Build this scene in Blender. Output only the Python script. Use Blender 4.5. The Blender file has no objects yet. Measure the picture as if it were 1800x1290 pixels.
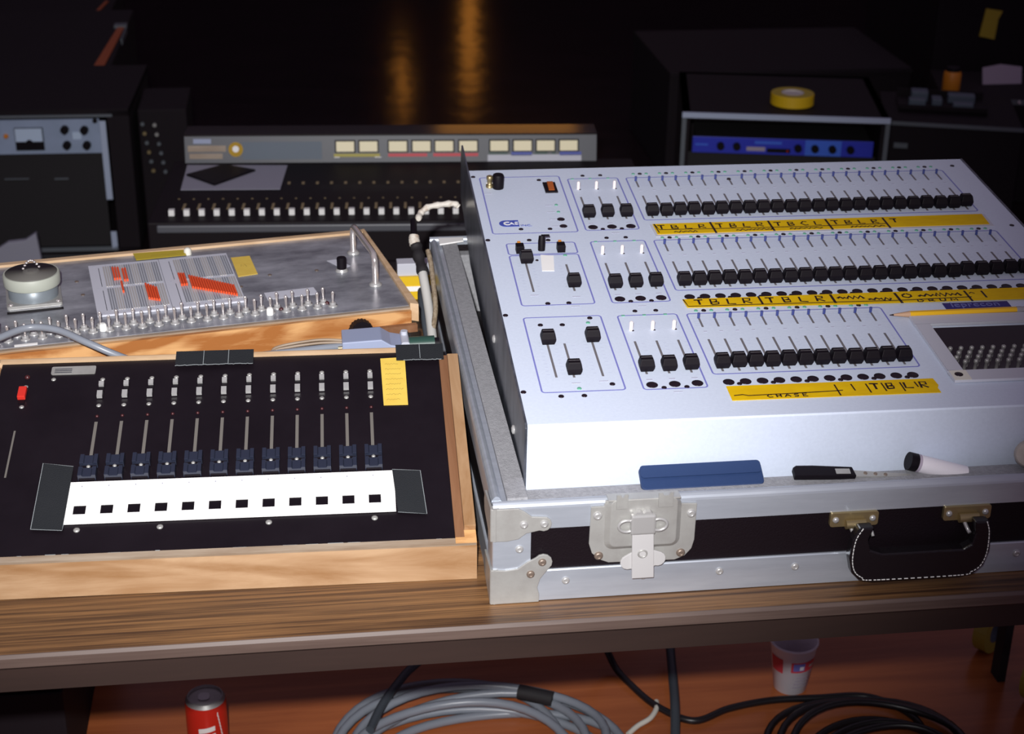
import bpy, bmesh, math, random
from mathutils import Matrix, Vector
random.seed(7)
SC = bpy.context.scene
COL = SC.collection
PI = math.pi
V = Vector
def T(x, y, z): return Matrix.Translation((x, y, z))
def RZ(a): return Matrix.Rotation(a, 4, 'Z')
def RX(a): return Matrix.Rotation(a, 4, 'X')
def RY(a): return Matrix.Rotation(a, 4, 'Y')
I4 = Matrix.Identity(4)
TZ = 0.73                                   # height of the table top

# ------------------------------------------------------------------ camera, light, exposure
cam = bpy.data.objects.new('camera', bpy.data.cameras.new('camera'))
COL.objects.link(cam)
cam.matrix_world = T(0, 0, TZ + 0.9339) @ RZ(-0.1341) @ RX(PI / 2 - 0.4331) @ RZ(0.0129)
cam.data.sensor_width = 36.0
cam.data.lens = 2806.6 / 1800 * 36.0
cam.data.clip_start = 0.05
cam.data.dof.use_dof = True
cam.data.dof.focus_distance = 1.85
cam.data.dof.aperture_fstop = 9.0
SC.camera = cam

w = bpy.data.worlds.new('dim_room'); SC.world = w; w.use_nodes = True
bg = w.node_tree.nodes['Background']
bg.inputs[0].default_value = (0.56, 0.43, 0.61, 1); bg.inputs[1].default_value = 0.22

def lamp(name, kind, loc, target, energy, color=(1, 1, 1), **kw):
    d = bpy.data.lights.new(name, kind); d.energy = energy; d.color = color
    for k, v in kw.items(): setattr(d, k, v)
    o = bpy.data.objects.new(name, d); COL.objects.link(o)
    o.location = loc
    o.rotation_euler = (V(target) - V(loc)).to_track_quat('-Z', 'Y').to_euler()
    return o
# the camera's own flash, a little above and to the left of the lens
lamp('camera_flash', 'SPOT', (-0.055, -0.02, 1.780), (0.02, 2.02, 0.84), 282.0, (1.0, 0.99, 0.985),
     spot_size=math.radians(53), spot_blend=1.0, shadow_soft_size=0.018)
# amber stage lamps far back in the hall, above the frame
lamp('amber_lamp_near', 'AREA', (0.72, 11.6, 1.42), (0.38, 6.3, 0.0), 0.12, (1.0, 0.36, 0.05), shape='RECTANGLE', size=0.05, size_y=0.22)
lamp('amber_lamp_far', 'AREA', (1.22, 11.6, 1.12), (0.68, 6.5, 0.0), 0.26, (1.0, 0.36, 0.05), shape='RECTANGLE', size=0.10, size_y=0.75)
lamp('amber_lamp_high', 'AREA', (1.45, 11.2, 2.75), (0.4, 3.5, 0.6), 1.3, (1.0, 0.40, 0.05), shape='RECTANGLE', size=1.0, size_y=0.25)
SC.view_settings.view_transform = 'Standard'
SC.view_settings.look = 'None'
SC.view_settings.gamma = 1.0
SC.view_settings.use_curve_mapping = False
SC.view_settings.exposure = 0.0

# ------------------------------------------------------------------ materials
def mat(name, col, rough=0.5, metal=0.0, spec=0.5, noise=None, bump=None, coat=0.0, emit=None, alpha=None):
    """noise = (scale xyz, second colour, detail, contrast lo, hi); bump = (scale, strength)"""
    m = bpy.data.materials.new(name); m.use_nodes = True
    nt = m.node_tree; b = nt.nodes['Principled BSDF']
    b.inputs['Base Color'].default_value = (*col, 1)
    b.inputs['Roughness'].default_value = rough
    b.inputs['Metallic'].default_value = metal
    b.inputs['Specular IOR Level'].default_value = spec
    b.inputs['Coat Weight'].default_value = coat
    tc = nt.nodes.new('ShaderNodeTexCoord')
    if noise:
        mp = nt.nodes.new('ShaderNodeMapping'); mp.inputs['Scale'].default_value = noise[0]
        n = nt.nodes.new('ShaderNodeTexNoise'); n.inputs['Scale'].default_value = 1.0
        n.inputs['Detail'].default_value = noise[2]; n.inputs['Roughness'].default_value = 0.65
        r = nt.nodes.new('ShaderNodeValToRGB')
        r.color_ramp.elements[0].position = noise[3]; r.color_ramp.elements[1].position = noise[4]
        r.color_ramp.elements[0].color = (*noise[1], 1); r.color_ramp.elements[1].color = (*col, 1)
        nt.links.new(tc.outputs['Object'], mp.inputs[0]); nt.links.new(mp.outputs[0], n.inputs['Vector'])
        nt.links.new(n.outputs[0], r.inputs[0]); nt.links.new(r.outputs[0], b.inputs['Base Color'])
    if bump:
        n2 = nt.nodes.new('ShaderNodeTexNoise'); n2.inputs['Scale'].default_value = bump[0]; n2.inputs['Detail'].default_value = 4
        bp = nt.nodes.new('ShaderNodeBump'); bp.inputs['Strength'].default_value = bump[1]; bp.inputs['Distance'].default_value = 0.002
        nt.links.new(tc.outputs['Object'], n2.inputs['Vector']); nt.links.new(n2.outputs[0], bp.inputs['Height'])
        nt.links.new(bp.outputs[0], b.inputs['Normal'])
    if emit:
        b.inputs['Emission Color'].default_value = (*emit[0], 1); b.inputs['Emission Strength'].default_value = emit[1]
    if alpha is not None: b.inputs['Alpha'].default_value = alpha
    return m

def wood(name, light, dark, scale=(4, 40, 40), rough=0.5, ringscale=6.0, coat=0.0, figure=1.0, lo=0.3, hi=0.75, warp=0.6):
    """grain stretched along local x, with slow cathedral figure"""
    m = bpy.data.materials.new(name); m.use_nodes = True
    nt = m.node_tree; b = nt.nodes['Principled BSDF']; L = nt.links.new
    b.inputs['Roughness'].default_value = rough; b.inputs['Coat Weight'].default_value = coat
    b.inputs['Specular IOR Level'].default_value = 0.35
    tc = nt.nodes.new('ShaderNodeTexCoord')
    mp = nt.nodes.new('ShaderNodeMapping'); mp.inputs['Scale'].default_value = scale
    n1 = nt.nodes.new('ShaderNodeTexNoise'); n1.inputs['Scale'].default_value = 1; n1.inputs['Detail'].default_value = 6; n1.inputs['Roughness'].default_value = 0.7
    n1.inputs['Distortion'].default_value = warp
    mp2 = nt.nodes.new('ShaderNodeMapping'); mp2.inputs['Scale'].default_value = (ringscale * 0.35, ringscale * 1.6, ringscale * 1.6)
    n2 = nt.nodes.new('ShaderNodeTexNoise'); n2.inputs['Scale'].default_value = 1; n2.inputs['Detail'].default_value = 2; n2.inputs['Distortion'].default_value = 1.2
    L(tc.outputs['Object'], mp.inputs[0]); L(mp.outputs[0], n1.inputs['Vector'])
    L(tc.outputs['Object'], mp2.inputs[0]); L(mp2.outputs[0], n2.inputs['Vector'])
    mul = nt.nodes.new('ShaderNodeMath'); mul.operation = 'MULTIPLY'; mul.inputs[1].default_value = 7.0 * figure
    sn = nt.nodes.new('ShaderNodeMath'); sn.operation = 'SINE'
    L(n2.outputs[0], mul.inputs[0])
    m2 = nt.nodes.new('ShaderNodeMath'); m2.operation = 'MULTIPLY'; m2.inputs[1].default_value = 2.5
    L(mul.outputs[0], m2.inputs[0]); L(m2.outputs[0], sn.inputs[0])
    ms = nt.nodes.new('ShaderNodeMath'); ms.operation = 'MULTIPLY'; ms.inputs[1].default_value = 0.10 * figure
    L(sn.outputs[0], ms.inputs[0])
    ad = nt.nodes.new('ShaderNodeMath'); ad.operation = 'ADD'
    L(n1.outputs[0], ad.inputs[0]); L(ms.outputs[0], ad.inputs[1])
    r = nt.nodes.new('ShaderNodeValToRGB')
    r.color_ramp.elements[0].position = lo; r.color_ramp.elements[1].position = hi
    r.color_ramp.elements[0].color = (*dark, 1); r.color_ramp.elements[1].color = (*light, 1)
    L(ad.outputs[0], r.inputs[0]); L(r.outputs[0], b.inputs['Base Color'])
    return m

M = {}
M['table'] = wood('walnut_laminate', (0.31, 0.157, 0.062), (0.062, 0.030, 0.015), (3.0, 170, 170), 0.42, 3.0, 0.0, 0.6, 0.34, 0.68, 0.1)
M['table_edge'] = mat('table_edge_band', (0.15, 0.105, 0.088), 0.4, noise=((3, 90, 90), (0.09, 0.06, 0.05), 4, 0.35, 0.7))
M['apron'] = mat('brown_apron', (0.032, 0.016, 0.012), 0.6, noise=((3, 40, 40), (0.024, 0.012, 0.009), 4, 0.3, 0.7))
M['floor'] = wood('varnished_floor', (0.50, 0.150, 0.048), (0.26, 0.066, 0.022), (1.6, 26, 26), 0.24, 2.4, 0.0, 0.7, 0.25, 0.8)
M['hall_floor'] = mat('dark_polished_floor', (0.020, 0.012, 0.015), 0.16, noise=((2, 8, 2), (0.012, 0.007, 0.009), 4, 0.3, 0.7), bump=(5.0, 1.0))
M['strap'] = mat('pale_strap_metal', (0.56, 0.55, 0.55), 0.4, 0.2)
M['darkwall'] = mat('black_drape', (0.03, 0.02, 0.026), 0.9, noise=((1.2, 1.2, 0.4), (0.014, 0.009, 0.012), 5, 0.3, 0.7))
M['ply'] = wood('pale_plywood', (0.44, 0.285, 0.165), (0.27, 0.14, 0.06), (5, 34, 34), 0.45, 8, 0.05, 1.2, 0.28, 0.70)
M['ply_y'] = wood('pale_plywood_lengthwise', (0.44, 0.285, 0.165), (0.27, 0.14, 0.06), (34, 5, 34), 0.45, 1.5, 0.05, 0.6, 0.28, 0.70)
M['ply_edge'] = mat('pale_cut_plywood_edge', (0.66, 0.47, 0.30), 0.55, noise=((12, 60, 60), (0.50, 0.32, 0.17), 4, 0.3, 0.7))
M['ply_red'] = wood('orange_plywood', (0.62, 0.345, 0.145), (0.34, 0.125, 0.032), (5, 24, 24), 0.45, 9, 0.05, 1.7, 0.36, 0.62)
M['ply_brown'] = wood('brown_inner_lip', (0.27, 0.135, 0.07), (0.17, 0.075, 0.035), (40, 4, 40), 0.5, 1.5, 0, 0.5)
M['wood_grey'] = mat('worn_grey_edge', (0.36, 0.29, 0.22), 0.5, noise=((6, 60, 60), (0.20, 0.13, 0.08), 5, 0.3, 0.65))
M['blackpanel'] = mat('black_anodised', (0.005, 0.003, 0.005), 0.42, spec=0.3, noise=((9, 9, 9), (0.009, 0.006, 0.009), 6, 0.3, 0.7))
M['black'] = mat('black_plastic', (0.005, 0.003, 0.0055), 0.55, spec=0.18)
M['black_matte'] = mat('black_rubber', (0.012, 0.010, 0.012), 0.75)
M['leather'] = mat('black_leather', (0.010, 0.008, 0.010), 0.22, bump=(300, 0.15))
M['laminate_black'] = mat('black_case_laminate', (0.006, 0.003, 0.005), 0.5, spec=0.25, bump=(500, 0.2))
M['bluecap'] = mat('slate_blue_plastic', (0.018, 0.022, 0.040), 0.35)
M['tape_black'] = mat('black_gaffer_tape', (0.018, 0.020, 0.023), 0.62, spec=0.3, bump=(700, 0.4), noise=((30, 30, 30), (0.016, 0.018, 0.021), 4, 0.3, 0.7))
M['tape_edge'] = mat('frayed_tape_edge', (0.30, 0.33, 0.34), 0.8)
M['white_paper'] = mat('white_card', (0.93, 0.92, 0.90), 0.6)
M['cream_paper'] = mat('cream_label', (0.72, 0.70, 0.62), 0.6)
M['grey_paper'] = mat('grey_paper', (0.33, 0.33, 0.40), 0.7)
M['yellow_note'] = mat('yellow_note_paper', (0.78, 0.56, 0.10), 0.6, noise=((40, 40, 40), (0.72, 0.49, 0.08), 3, 0.3, 0.7))
M['yellow_tape'] = mat('yellow_cloth_tape', (0.82, 0.53, 0.004), 0.55, spec=0.15, noise=((25, 60, 25), (0.70, 0.42, 0.004), 4, 0.3, 0.7))
M['yellow_dull'] = mat('olive_yellow_tape', (0.50, 0.38, 0.03), 0.55)
M['ink'] = mat('black_marker_ink', (0.022, 0.007, 0.004), 0.5)
M['ink_grey'] = mat('pencil_ink', (0.32, 0.22, 0.05), 0.6)
M['steel'] = mat('nickel_steel', (0.50, 0.495, 0.49), 0.3, 0.45)
M['steel_dull'] = mat('dull_zinc', (0.44, 0.44, 0.42), 0.42, 0.4, noise=((40, 40, 40), (0.36, 0.35, 0.335), 5, 0.3, 0.7))
M['chrome'] = mat('chrome', (0.80, 0.74, 0.72), 0.18, 0.75)
M['brass'] = mat('aged_brass', (0.42, 0.33, 0.17), 0.4, 0.8)
M['rust'] = mat('rusty_rivet', (0.24, 0.185, 0.15), 0.45, 0.5)
M['alu'] = mat('brushed_aluminium', (0.53, 0.57, 0.64), 0.33, 0.50, noise=((8, 90, 60), (0.43, 0.465, 0.53), 5, 0.3, 0.7))
M['alu_panel'] = mat('worn_aluminium_sheet', (0.46, 0.475, 0.52), 0.30, 0.40, noise=((10, 20, 10), (0.15, 0.155, 0.18), 8, 0.34, 0.66))
M['foam'] = mat('grey_foam', (0.33, 0.33, 0.35), 0.95, noise=((220, 220, 220), (0.24, 0.24, 0.255), 3, 0.3, 0.7), bump=(600, 0.5))
M['console'] = mat('silver_grey_paint', (0.645, 0.715, 0.855), 0.5, spec=0.35, noise=((260, 260, 260), (0.59, 0.655, 0.79), 4, 0.2, 0.7))
M['console_side'] = mat('dark_steel_cheek', (0.20, 0.215, 0.26), 0.28, 0.55, noise=((6, 30, 12), (0.05, 0.055, 0.07), 4, 0.3, 0.7))
M['printblue'] = mat('printed_blue_line', (0.20, 0.21, 0.55), 0.5)
M['printpale'] = mat('printed_pale_scale', (0.50, 0.52, 0.64), 0.5)
M['logoblue'] = mat('logo_blue', (0.055, 0.085, 0.42), 0.45)
M['stripblue'] = mat('deep_blue_strip', (0.022, 0.018, 0.17), 0.4)
M['logo_pale'] = mat('pale_blue_lettering', (0.16, 0.17, 0.42), 0.5)
M['pegblue'] = mat('blue_lever', (0.040, 0.055, 0.21), 0.4)
M['pegwhite'] = mat('white_lever', (0.86, 0.78, 0.78), 0.4)
M['slot'] = mat('slot_shadow_grey', (0.16, 0.15, 0.16), 0.5)
M['slot_left'] = mat('slot_grey_metal', (0.20, 0.185, 0.165), 0.45, 0.3)
M['green'] = mat('green_lamp', (0.12, 0.36, 0.25), 0.4)
M['hole'] = mat('black_button', (0.012, 0.006, 0.010), 0.3)
M['orange'] = mat('orange_rocker', (0.36, 0.085, 0.012), 0.3)
M['red'] = mat('red_plastic', (0.80, 0.085, 0.018), 0.4)
M['redlever'] = mat('red_lever', (0.60, 0.03, 0.02), 0.35)
M['darkred'] = mat('unlit_red_led', (0.055, 0.010, 0.012), 0.4)
M['matrix'] = mat('pale_matrix_plate', (0.56, 0.57, 0.64), 0.5)
M['clear_bar'] = mat('clear_plastic_bar', (0.43, 0.41, 0.40), 0.3)
M['clear_dark'] = mat('grey_plastic_bar', (0.25, 0.26, 0.29), 0.3)
M['cable_grey'] = mat('grey_pvc_cable', (0.22, 0.24, 0.28), 0.35)
M['cable_pale'] = mat('pale_grey_cable', (0.50, 0.49, 0.47), 0.4)
M['cable_dark'] = mat('dark_slate_cable', (0.05, 0.06, 0.072), 0.4)
M['cable_black'] = mat('black_cable', (0.012, 0.010, 0.012), 0.35)
M['rope'] = mat('tan_braid', (0.30, 0.24, 0.17), 0.8, noise=((200, 200, 60), (0.18, 0.13, 0.08), 3, 0.35, 0.6), bump=(260, 0.8))
M['wrap'] = mat('crumpled_white_tape', (0.66, 0.62, 0.55), 0.5, noise=((60, 60, 60), (0.35, 0.22, 0.14), 4, 0.25, 0.5), bump=(120, 0.8))
M['connector'] = mat('blue_grey_shell', (0.30, 0.345, 0.49), 0.5)
M['clampwhite'] = mat('pale_clamp', (0.50, 0.52, 0.60), 0.4)
M['green_dark'] = mat('dark_green_sleeve', (0.022, 0.062, 0.048), 0.4)
M['navy'] = mat('blue_vinyl', (0.013, 0.034, 0.105), 0.5, bump=(60, 0.3))
M['pencil'] = mat('yellow_pencil_paint', (0.85, 0.48, 0.015), 0.3)
M['pencil_wood'] = mat('bare_cedar', (0.55, 0.34, 0.21), 0.6)
M['can_red'] = mat('can_red', (0.55, 0.022, 0.012), 0.3, 0.2)
M['can_white'] = mat('can_white_print', (0.75, 0.72, 0.70), 0.35)
M['cup'] = mat('paper_cup', (0.82, 0.78, 0.83), 0.55)
M['cup_red'] = mat('cup_red_band', (0.62, 0.05, 0.07), 0.5)
M['cup_blue'] = mat('cup_blue_print', (0.16, 0.16, 0.48), 0.5)
M['beige'] = mat('beige_plastic', (0.50, 0.45, 0.40), 0.55, noise=((60, 60, 60), (0.38, 0.33, 0.28), 4, 0.3, 0.7))
M['rackgrey'] = mat('rack_panel_grey', (0.34, 0.42, 0.58), 0.5, noise=((8, 8, 8), (0.28, 0.35, 0.48), 3, 0.3, 0.7))
M['rackrail'] = mat('galvanised_rail', (0.48, 0.56, 0.72), 0.5, 0.2)
M['meterface'] = mat('meter_face', (0.55, 0.68, 0.86), 0.5)
M['vuface'] = mat('cream_meter_face', (0.80, 0.74, 0.52), 0.5, emit=((0.9, 0.75, 0.42), 0.12))
M['vubridge'] = mat('grey_bridge', (0.095, 0.10, 0.115), 0.4)
M['darkgloss'] = mat('dark_gloss_lid', (0.02, 0.015, 0.015), 0.12)
M['mixbed'] = mat('black_mixer_bed', (0.008, 0.005, 0.007), 0.6, spec=0.2)
M['whitecap'] = mat('white_fader_cap', (0.88, 0.88, 0.85), 0.4)
M['tan'] = mat('tan_marks', (0.30, 0.23, 0.12), 0.6)
M['rackblue'] = mat('deep_blue_rack_face', (0.03, 0.045, 0.55), 0.4)
M['rackblue2'] = mat('bright_blue_rack_patch', (0.06, 0.17, 0.80), 0.4)
M['trunk'] = mat('black_trunk', (0.010, 0.006, 0.009), 0.75, spec=0.25)
M['trunk_edge'] = mat('tarnished_trim', (0.14, 0.16, 0.18), 0.5, 0.3)
M['amber'] = mat('amber_plastic', (0.75, 0.26, 0.02), 0.45)
M['lilac'] = mat('lilac_grey_paper', (0.42, 0.36, 0.44), 0.7)
M['rollwhite'] = mat('tape_core', (0.62, 0.58, 0.56), 0.6)
M['roll_yellow'] = mat('yellow_tape_roll', (0.78, 0.50, 0.01), 0.5)
M['olive'] = mat('olive_yellow_plastic', (0.42, 0.36, 0.05), 0.5)
M['bluegrey_dark'] = mat('blue_grey_box', (0.09, 0.12, 0.16), 0.5)
M['orange_dark'] = mat('orange_stripe_paint', (0.42, 0.09, 0.015), 0.5)
M['dial_rim'] = mat('pale_dial_rim', (0.40, 0.42, 0.36), 0.5)
M['dial_face'] = mat('dark_dial_face', (0.12, 0.115, 0.105), 0.45)
M['dial_body'] = mat('blue_grey_dial_body', (0.20, 0.23, 0.255), 0.4, 0.2)
def clear(name):
    m = bpy.data.materials.new(name); m.use_nodes = True; nt = m.node_tree; nt.nodes.clear()
    o = nt.nodes.new('ShaderNodeOutputMaterial'); mx = nt.nodes.new('ShaderNodeMixShader')
    tr = nt.nodes.new('ShaderNodeBsdfTransparent'); gl = nt.nodes.new('ShaderNodeBsdfGlossy'); gl.inputs['Roughness'].default_value = 0.05
    mx.inputs[0].default_value = 0.05
    nt.links.new(tr.outputs[0], mx.inputs[1]); nt.links.new(gl.outputs[0], mx.inputs[2]); nt.links.new(mx.outputs[0], o.inputs[0])
    return m
M['acrylic'] = clear('clear_acrylic')

# ------------------------------------------------------------------ mesh helpers
def circ(r, n, a0=0.0): return [(r * math.cos(a0 + 2 * PI * i / n), r * math.sin(a0 + 2 * PI * i / n)) for i in range(n)]
def rrect(x0, y0, x1, y1, r, n=4):
    out = []
    for cx, cy, a in ((x1 - r, y1 - r, 0), (x0 + r, y1 - r, PI / 2), (x0 + r, y0 + r, PI), (x1 - r, y0 + r, 3 * PI / 2)):
        for i in range(n + 1):
            t = a + PI / 2 * i / n; out.append((cx + r * math.cos(t), cy + r * math.sin(t)))
    return out
def spline(pts, n=8, closed=False):
    P = [V(p) for p in pts]; out = []; N = len(P)
    rng = range(N if closed else N - 1)
    for i in rng:
        if closed: p0, p1, p2, p3 = P[(i - 1) % N], P[i], P[(i + 1) % N], P[(i + 2) % N]
        else: p0, p1, p2, p3 = P[max(i - 1, 0)], P[i], P[i + 1], P[min(i + 2, N - 1)]
        for k in range(n):
            t = k / n
            out.append(0.5 * ((2 * p1) + (p2 - p0) * t + (2 * p0 - 5 * p1 + 4 * p2 - p3) * t * t + (3 * p1 - p0 - 3 * p2 + p3) * t ** 3))
    if not closed: out.append(P[-1])
    return out

class MB:
    def __init__(s): s.v = []; s.f = []; s.sm = []
    def add(s, vs, fs, smooth=False):
        b = len(s.v); s.v += [V(p) for p in vs]
        for f in fs: s.f.append([b + i for i in f]); s.sm.append(smooth)
        return s
    def box(s, x0, x1, y0, y1, z0, z1):
        x0, x1 = min(x0, x1), max(x0, x1); y0, y1 = min(y0, y1), max(y0, y1); z0, z1 = min(z0, z1), max(z0, z1)
        return s.add([(x0, y0, z0), (x1, y0, z0), (x1, y1, z0), (x0, y1, z0), (x0, y0, z1), (x1, y0, z1), (x1, y1, z1), (x0, y1, z1)],
                     [(3, 2, 1, 0), (4, 5, 6, 7), (0, 1, 5, 4), (1, 2, 6, 5), (2, 3, 7, 6), (3, 0, 4, 7)])
    def prism(s, poly, h0, h1, axis='z', smooth=False):
        """poly in the plane normal to axis: z -> (x,y), y -> (x,z), x -> (y,z)"""
        A = sum(poly[i][0] * poly[(i + 1) % len(poly)][1] - poly[(i + 1) % len(poly)][0] * poly[i][1] for i in range(len(poly)))
        if A < 0: poly = poly[::-1]
        f = {'z': lambda p, h: (p[0], p[1], h), 'y': lambda p, h: (p[0], -h, p[1]), 'x': lambda p, h: (h, p[0], p[1])}[axis]
        if axis == 'y': h0, h1 = -h0, -h1
        if h0 > h1: h0, h1 = h1, h0
        n = len(poly)
        return s.add([f(p, h0) for p in poly] + [f(p, h1) for p in poly],
                     [tuple(range(n - 1, -1, -1)), tuple(range(n, 2 * n))] + [(i, (i + 1) % n, n + (i + 1) % n, n + i) for i in range(n)], smooth)
    def loft(s, rings, cap=True, smooth=False):
        n = len(rings[0]); vs = [p for r in rings for p in r]; fs = []
        for k in range(len(rings) - 1):
            for i in range(n): fs.append((k * n + i, k * n + (i + 1) % n, (k + 1) * n + (i + 1) % n, (k + 1) * n + i))
        s.add(vs, fs, smooth)
        if cap:
            s.add(rings[0], [tuple(range(n - 1, -1, -1))]); s.add(rings[-1], [tuple(range(n))])
        return s
    def lathe(s, prof, n=20, o=(0, 0, 0), ax=(0, 0, 1), smooth=True, cap=True):
        q = V((0, 0, 1)).rotation_difference(V(ax)).to_matrix(); o = V(o)
        rings = [[o + q @ V((r * math.cos(2 * PI * i / n), r * math.sin(2 * PI * i / n), z)) for i in range(n)] for r, z in prof]
        return s.loft(rings, cap, smooth)
    def cyl(s, p0, p1, r, n=12, r2=None, smooth=True):
        p0, p1 = V(p0), V(p1); d = p1 - p0
        return s.lathe([(r, 0), (r if r2 is None else r2, d.length)], n, p0, d.normalized(), smooth)
    def tube(s, pts, r, n=8, closed=False, smooth=True):
        P = [V(p) for p in pts]; N = len(P); rings = []; up = None
        for i in range(N):
            t = (P[(i + 1) % N] - P[i - 1]) if closed else (P[min(i + 1, N - 1)] - P[max(i - 1, 0)])
            t.normalize()
            if up is None:
                a = V((0, 0, 1)) if abs(t.z) < 0.9 else V((1, 0, 0)); up = (a - t * a.dot(t)).normalized()
            else: up = (up - t * up.dot(t)).normalized()
            sd = t.cross(up); rr = r[i] if isinstance(r, (list, tuple)) else r
            rings.append([P[i] + (up * math.cos(2 * PI * k / n) + sd * math.sin(2 * PI * k / n)) * rr for k in range(n)])
        if closed: rings.append(rings[0])
        return s.loft(rings, not closed, smooth)
    def ribbon(s, pts, wd, z0=0.0, h=0.0003, closed=False):
        """flat ink / paint line lying on local z=z0"""
        P = [V((p[0], p[1])) for p in pts]; N = len(P); L = []; R = []
        for i in range(N):
            a = P[i - 1] if (closed or i > 0) else P[i]; b = P[(i + 1) % N] if (closed or i < N - 1) else P[i]
            t = (b - a); t = t.normalized() if t.length > 1e-9 else V((1, 0)); nn = V((-t.y, t.x)) * wd / 2
            L.append(P[i] + nn); R.append(P[i] - nn)
        z = z0 + h; m = N if closed else N - 1
        return s.add([(p.x, p.y, z) for p in L] + [(p.x, p.y, z) for p in R], [(N + i, N + (i + 1) % N, (i + 1) % N, i) for i in range(m)])
    def mesh(s, name):
        me = bpy.data.meshes.new(name); me.from_pydata([tuple(p) for p in s.v], [], s.f)
        me.polygons.foreach_set('use_smooth', s.sm); me.update(); return me

W = {}
def obj(name, mb, m, parent=None, Mx=I4, bevel=0.0, seg=2, label=None, kind=None):
    me = mb if isinstance(mb, bpy.types.Mesh) else mb.mesh(name)
    if bevel and not isinstance(mb, bpy.types.Mesh):
        bm = bmesh.new(); bm.from_mesh(me); bmesh.ops.remove_doubles(bm, verts=bm.verts, dist=1e-6)
        ed = [e for e in bm.edges if len(e.link_faces) == 2 and e.calc_face_angle(0) > 0.6]
        bmesh.ops.bevel(bm, geom=ed, offset=bevel, segments=seg, profile=0.6, affect='EDGES', clamp_overlap=True)
        bm.to_mesh(me); bm.free()
    if m is not None and not me.materials: me.materials.append(M[m])
    o = bpy.data.objects.new(name, me); COL.objects.link(o)
    if parent is not None:
        o.parent = parent; o.matrix_basis = W[parent].inverted() @ Mx
    else: o.matrix_basis = Mx
    W[o] = Mx
    if label: o['label'] = label
    if kind: o['kind'] = kind
    return o
def thing(name, label, cat, Mx=I4, group=None):
    o = bpy.data.objects.new(name, None); COL.objects.link(o); o.empty_display_size = 0.05
    o.matrix_basis = Mx; W[o] = Mx; o['label'] = label; o['category'] = cat
    if group: o['group'] = group
    return o
def tag(o, label, cat, group=None):
    o['label'] = label; o['category'] = cat
    if group: o['group'] = group
    return o
def struct(name, mb, m, Mx=I4): return obj(name, mb, m, None, Mx, kind='structure')
def letters(text, size, m, parent, Mx, name='lettering', shear=0.0, xs=1.0):
    cu = bpy.data.curves.new('lettering_curve', 'FONT'); cu.body = text; cu.size = size; cu.shear = shear; cu.extrude = 0.0002; cu.resolution_u = 2
    t = bpy.data.objects.new('lettering_tmp', cu); COL.objects.link(t)
    bpy.context.view_layer.update()
    me = bpy.data.meshes.new_from_object(t.evaluated_get(bpy.context.evaluated_depsgraph_get()))
    bpy.data.objects.remove(t); me.name = name; me.materials.clear()
    return obj(name, me, m, parent, Mx @ Matrix.Diagonal((xs, 1, 1, 1)))
GLYPH = {'T': [[(0, 1), (1, .97)], [(.52, 1), (.5, 0)]], 'L': [[(.1, 1), (.05, .05), (.9, .0)]],
         'B': [[(.05, 0), (.1, 1), (.75, .9), (.7, .6), (.1, .5), (.85, .4), (.8, .08), (.05, 0)]],
         'R': [[(.05, 0), (.1, 1), (.8, .9), (.75, .58), (.1, .48), (.9, 0)]],
         'C': [[(.9, .9), (.45, 1), (.05, .5), (.4, .02), (.95, .12)]],
         'H': [[(.1, 1), (.1, 0)], [(.85, 1), (.85, 0)], [(.1, .5), (.85, .5)]],
         'A': [[(0, 0), (.5, 1), (1, 0)], [(.2, .4), (.8, .4)]], 'S': [[(.9, .9), (.3, 1), (.1, .7), (.85, .35), (.7, 0), (.05, .1)]],
         'E': [[(.9, 1), (.1, 1), (.1, 0), (.9, 0)], [(.1, .52), (.7, .52)]],
         'D': [[(.05, 0), (.1, 1), (.7, .85), (.9, .45), (.6, .05), (.05, 0)]], 'U': [[(.05, 1), (.1, .15), (.5, 0), (.85, .15), (.9, 1)]],
         'M': [[(0, 0), (.1, 1), (.5, .3), (.9, 1), (1, 0)]], 'O': [[(.5, 1), (.1, .7), (.1, .3), (.5, 0), (.9, .3), (.9, .7), (.5, 1)]],
         '|': [[(.45, 1.25), (.6, -.25)]]}
def hand(mb, ch, x, y, w_, h_, pen, z):
    for st in GLYPH[ch]:
        mb.ribbon([(x + p[0] * w_ + random.uniform(-.05, .05) * w_, y + p[1] * h_ + random.uniform(-.04, .04) * h_) for p in st], pen, z)
def scrawl(mb, x0, x1, y, h_, pen, z, step=0.0035):
    pts = []; x = x0; k = 0
    while x < x1:
        pts.append((x, y + (h_ * random.uniform(.5, 1) if k % 2 else h_ * random.uniform(0, .4)))); x += step * random.uniform(.6, 1.3); k += 1
    if len(pts) > 1: mb.ribbon(pts, pen, z)

# ------------------------------------------------------------------ setting
struct('floor', MB().box(-4, 5.5, -1.0, 2.95, -0.1, 0.0), 'floor')
struct('floor', MB().box(-4, 5.5, 2.9505, 13.2, -0.1, 0.0), 'hall_floor')
struct('wall_back', MB().box(-4.2, 5.7, 13.2, 13.4, -0.1, 3.6), 'darkwall')
struct('wall_left', MB().box(-4.2, -4, 3.0, 13.2, -0.1, 3.6), 'darkwall')
struct('wall_right', MB().box(5.5, 5.7, 3.0, 13.2, -0.1, 3.6), 'darkwall')

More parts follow.
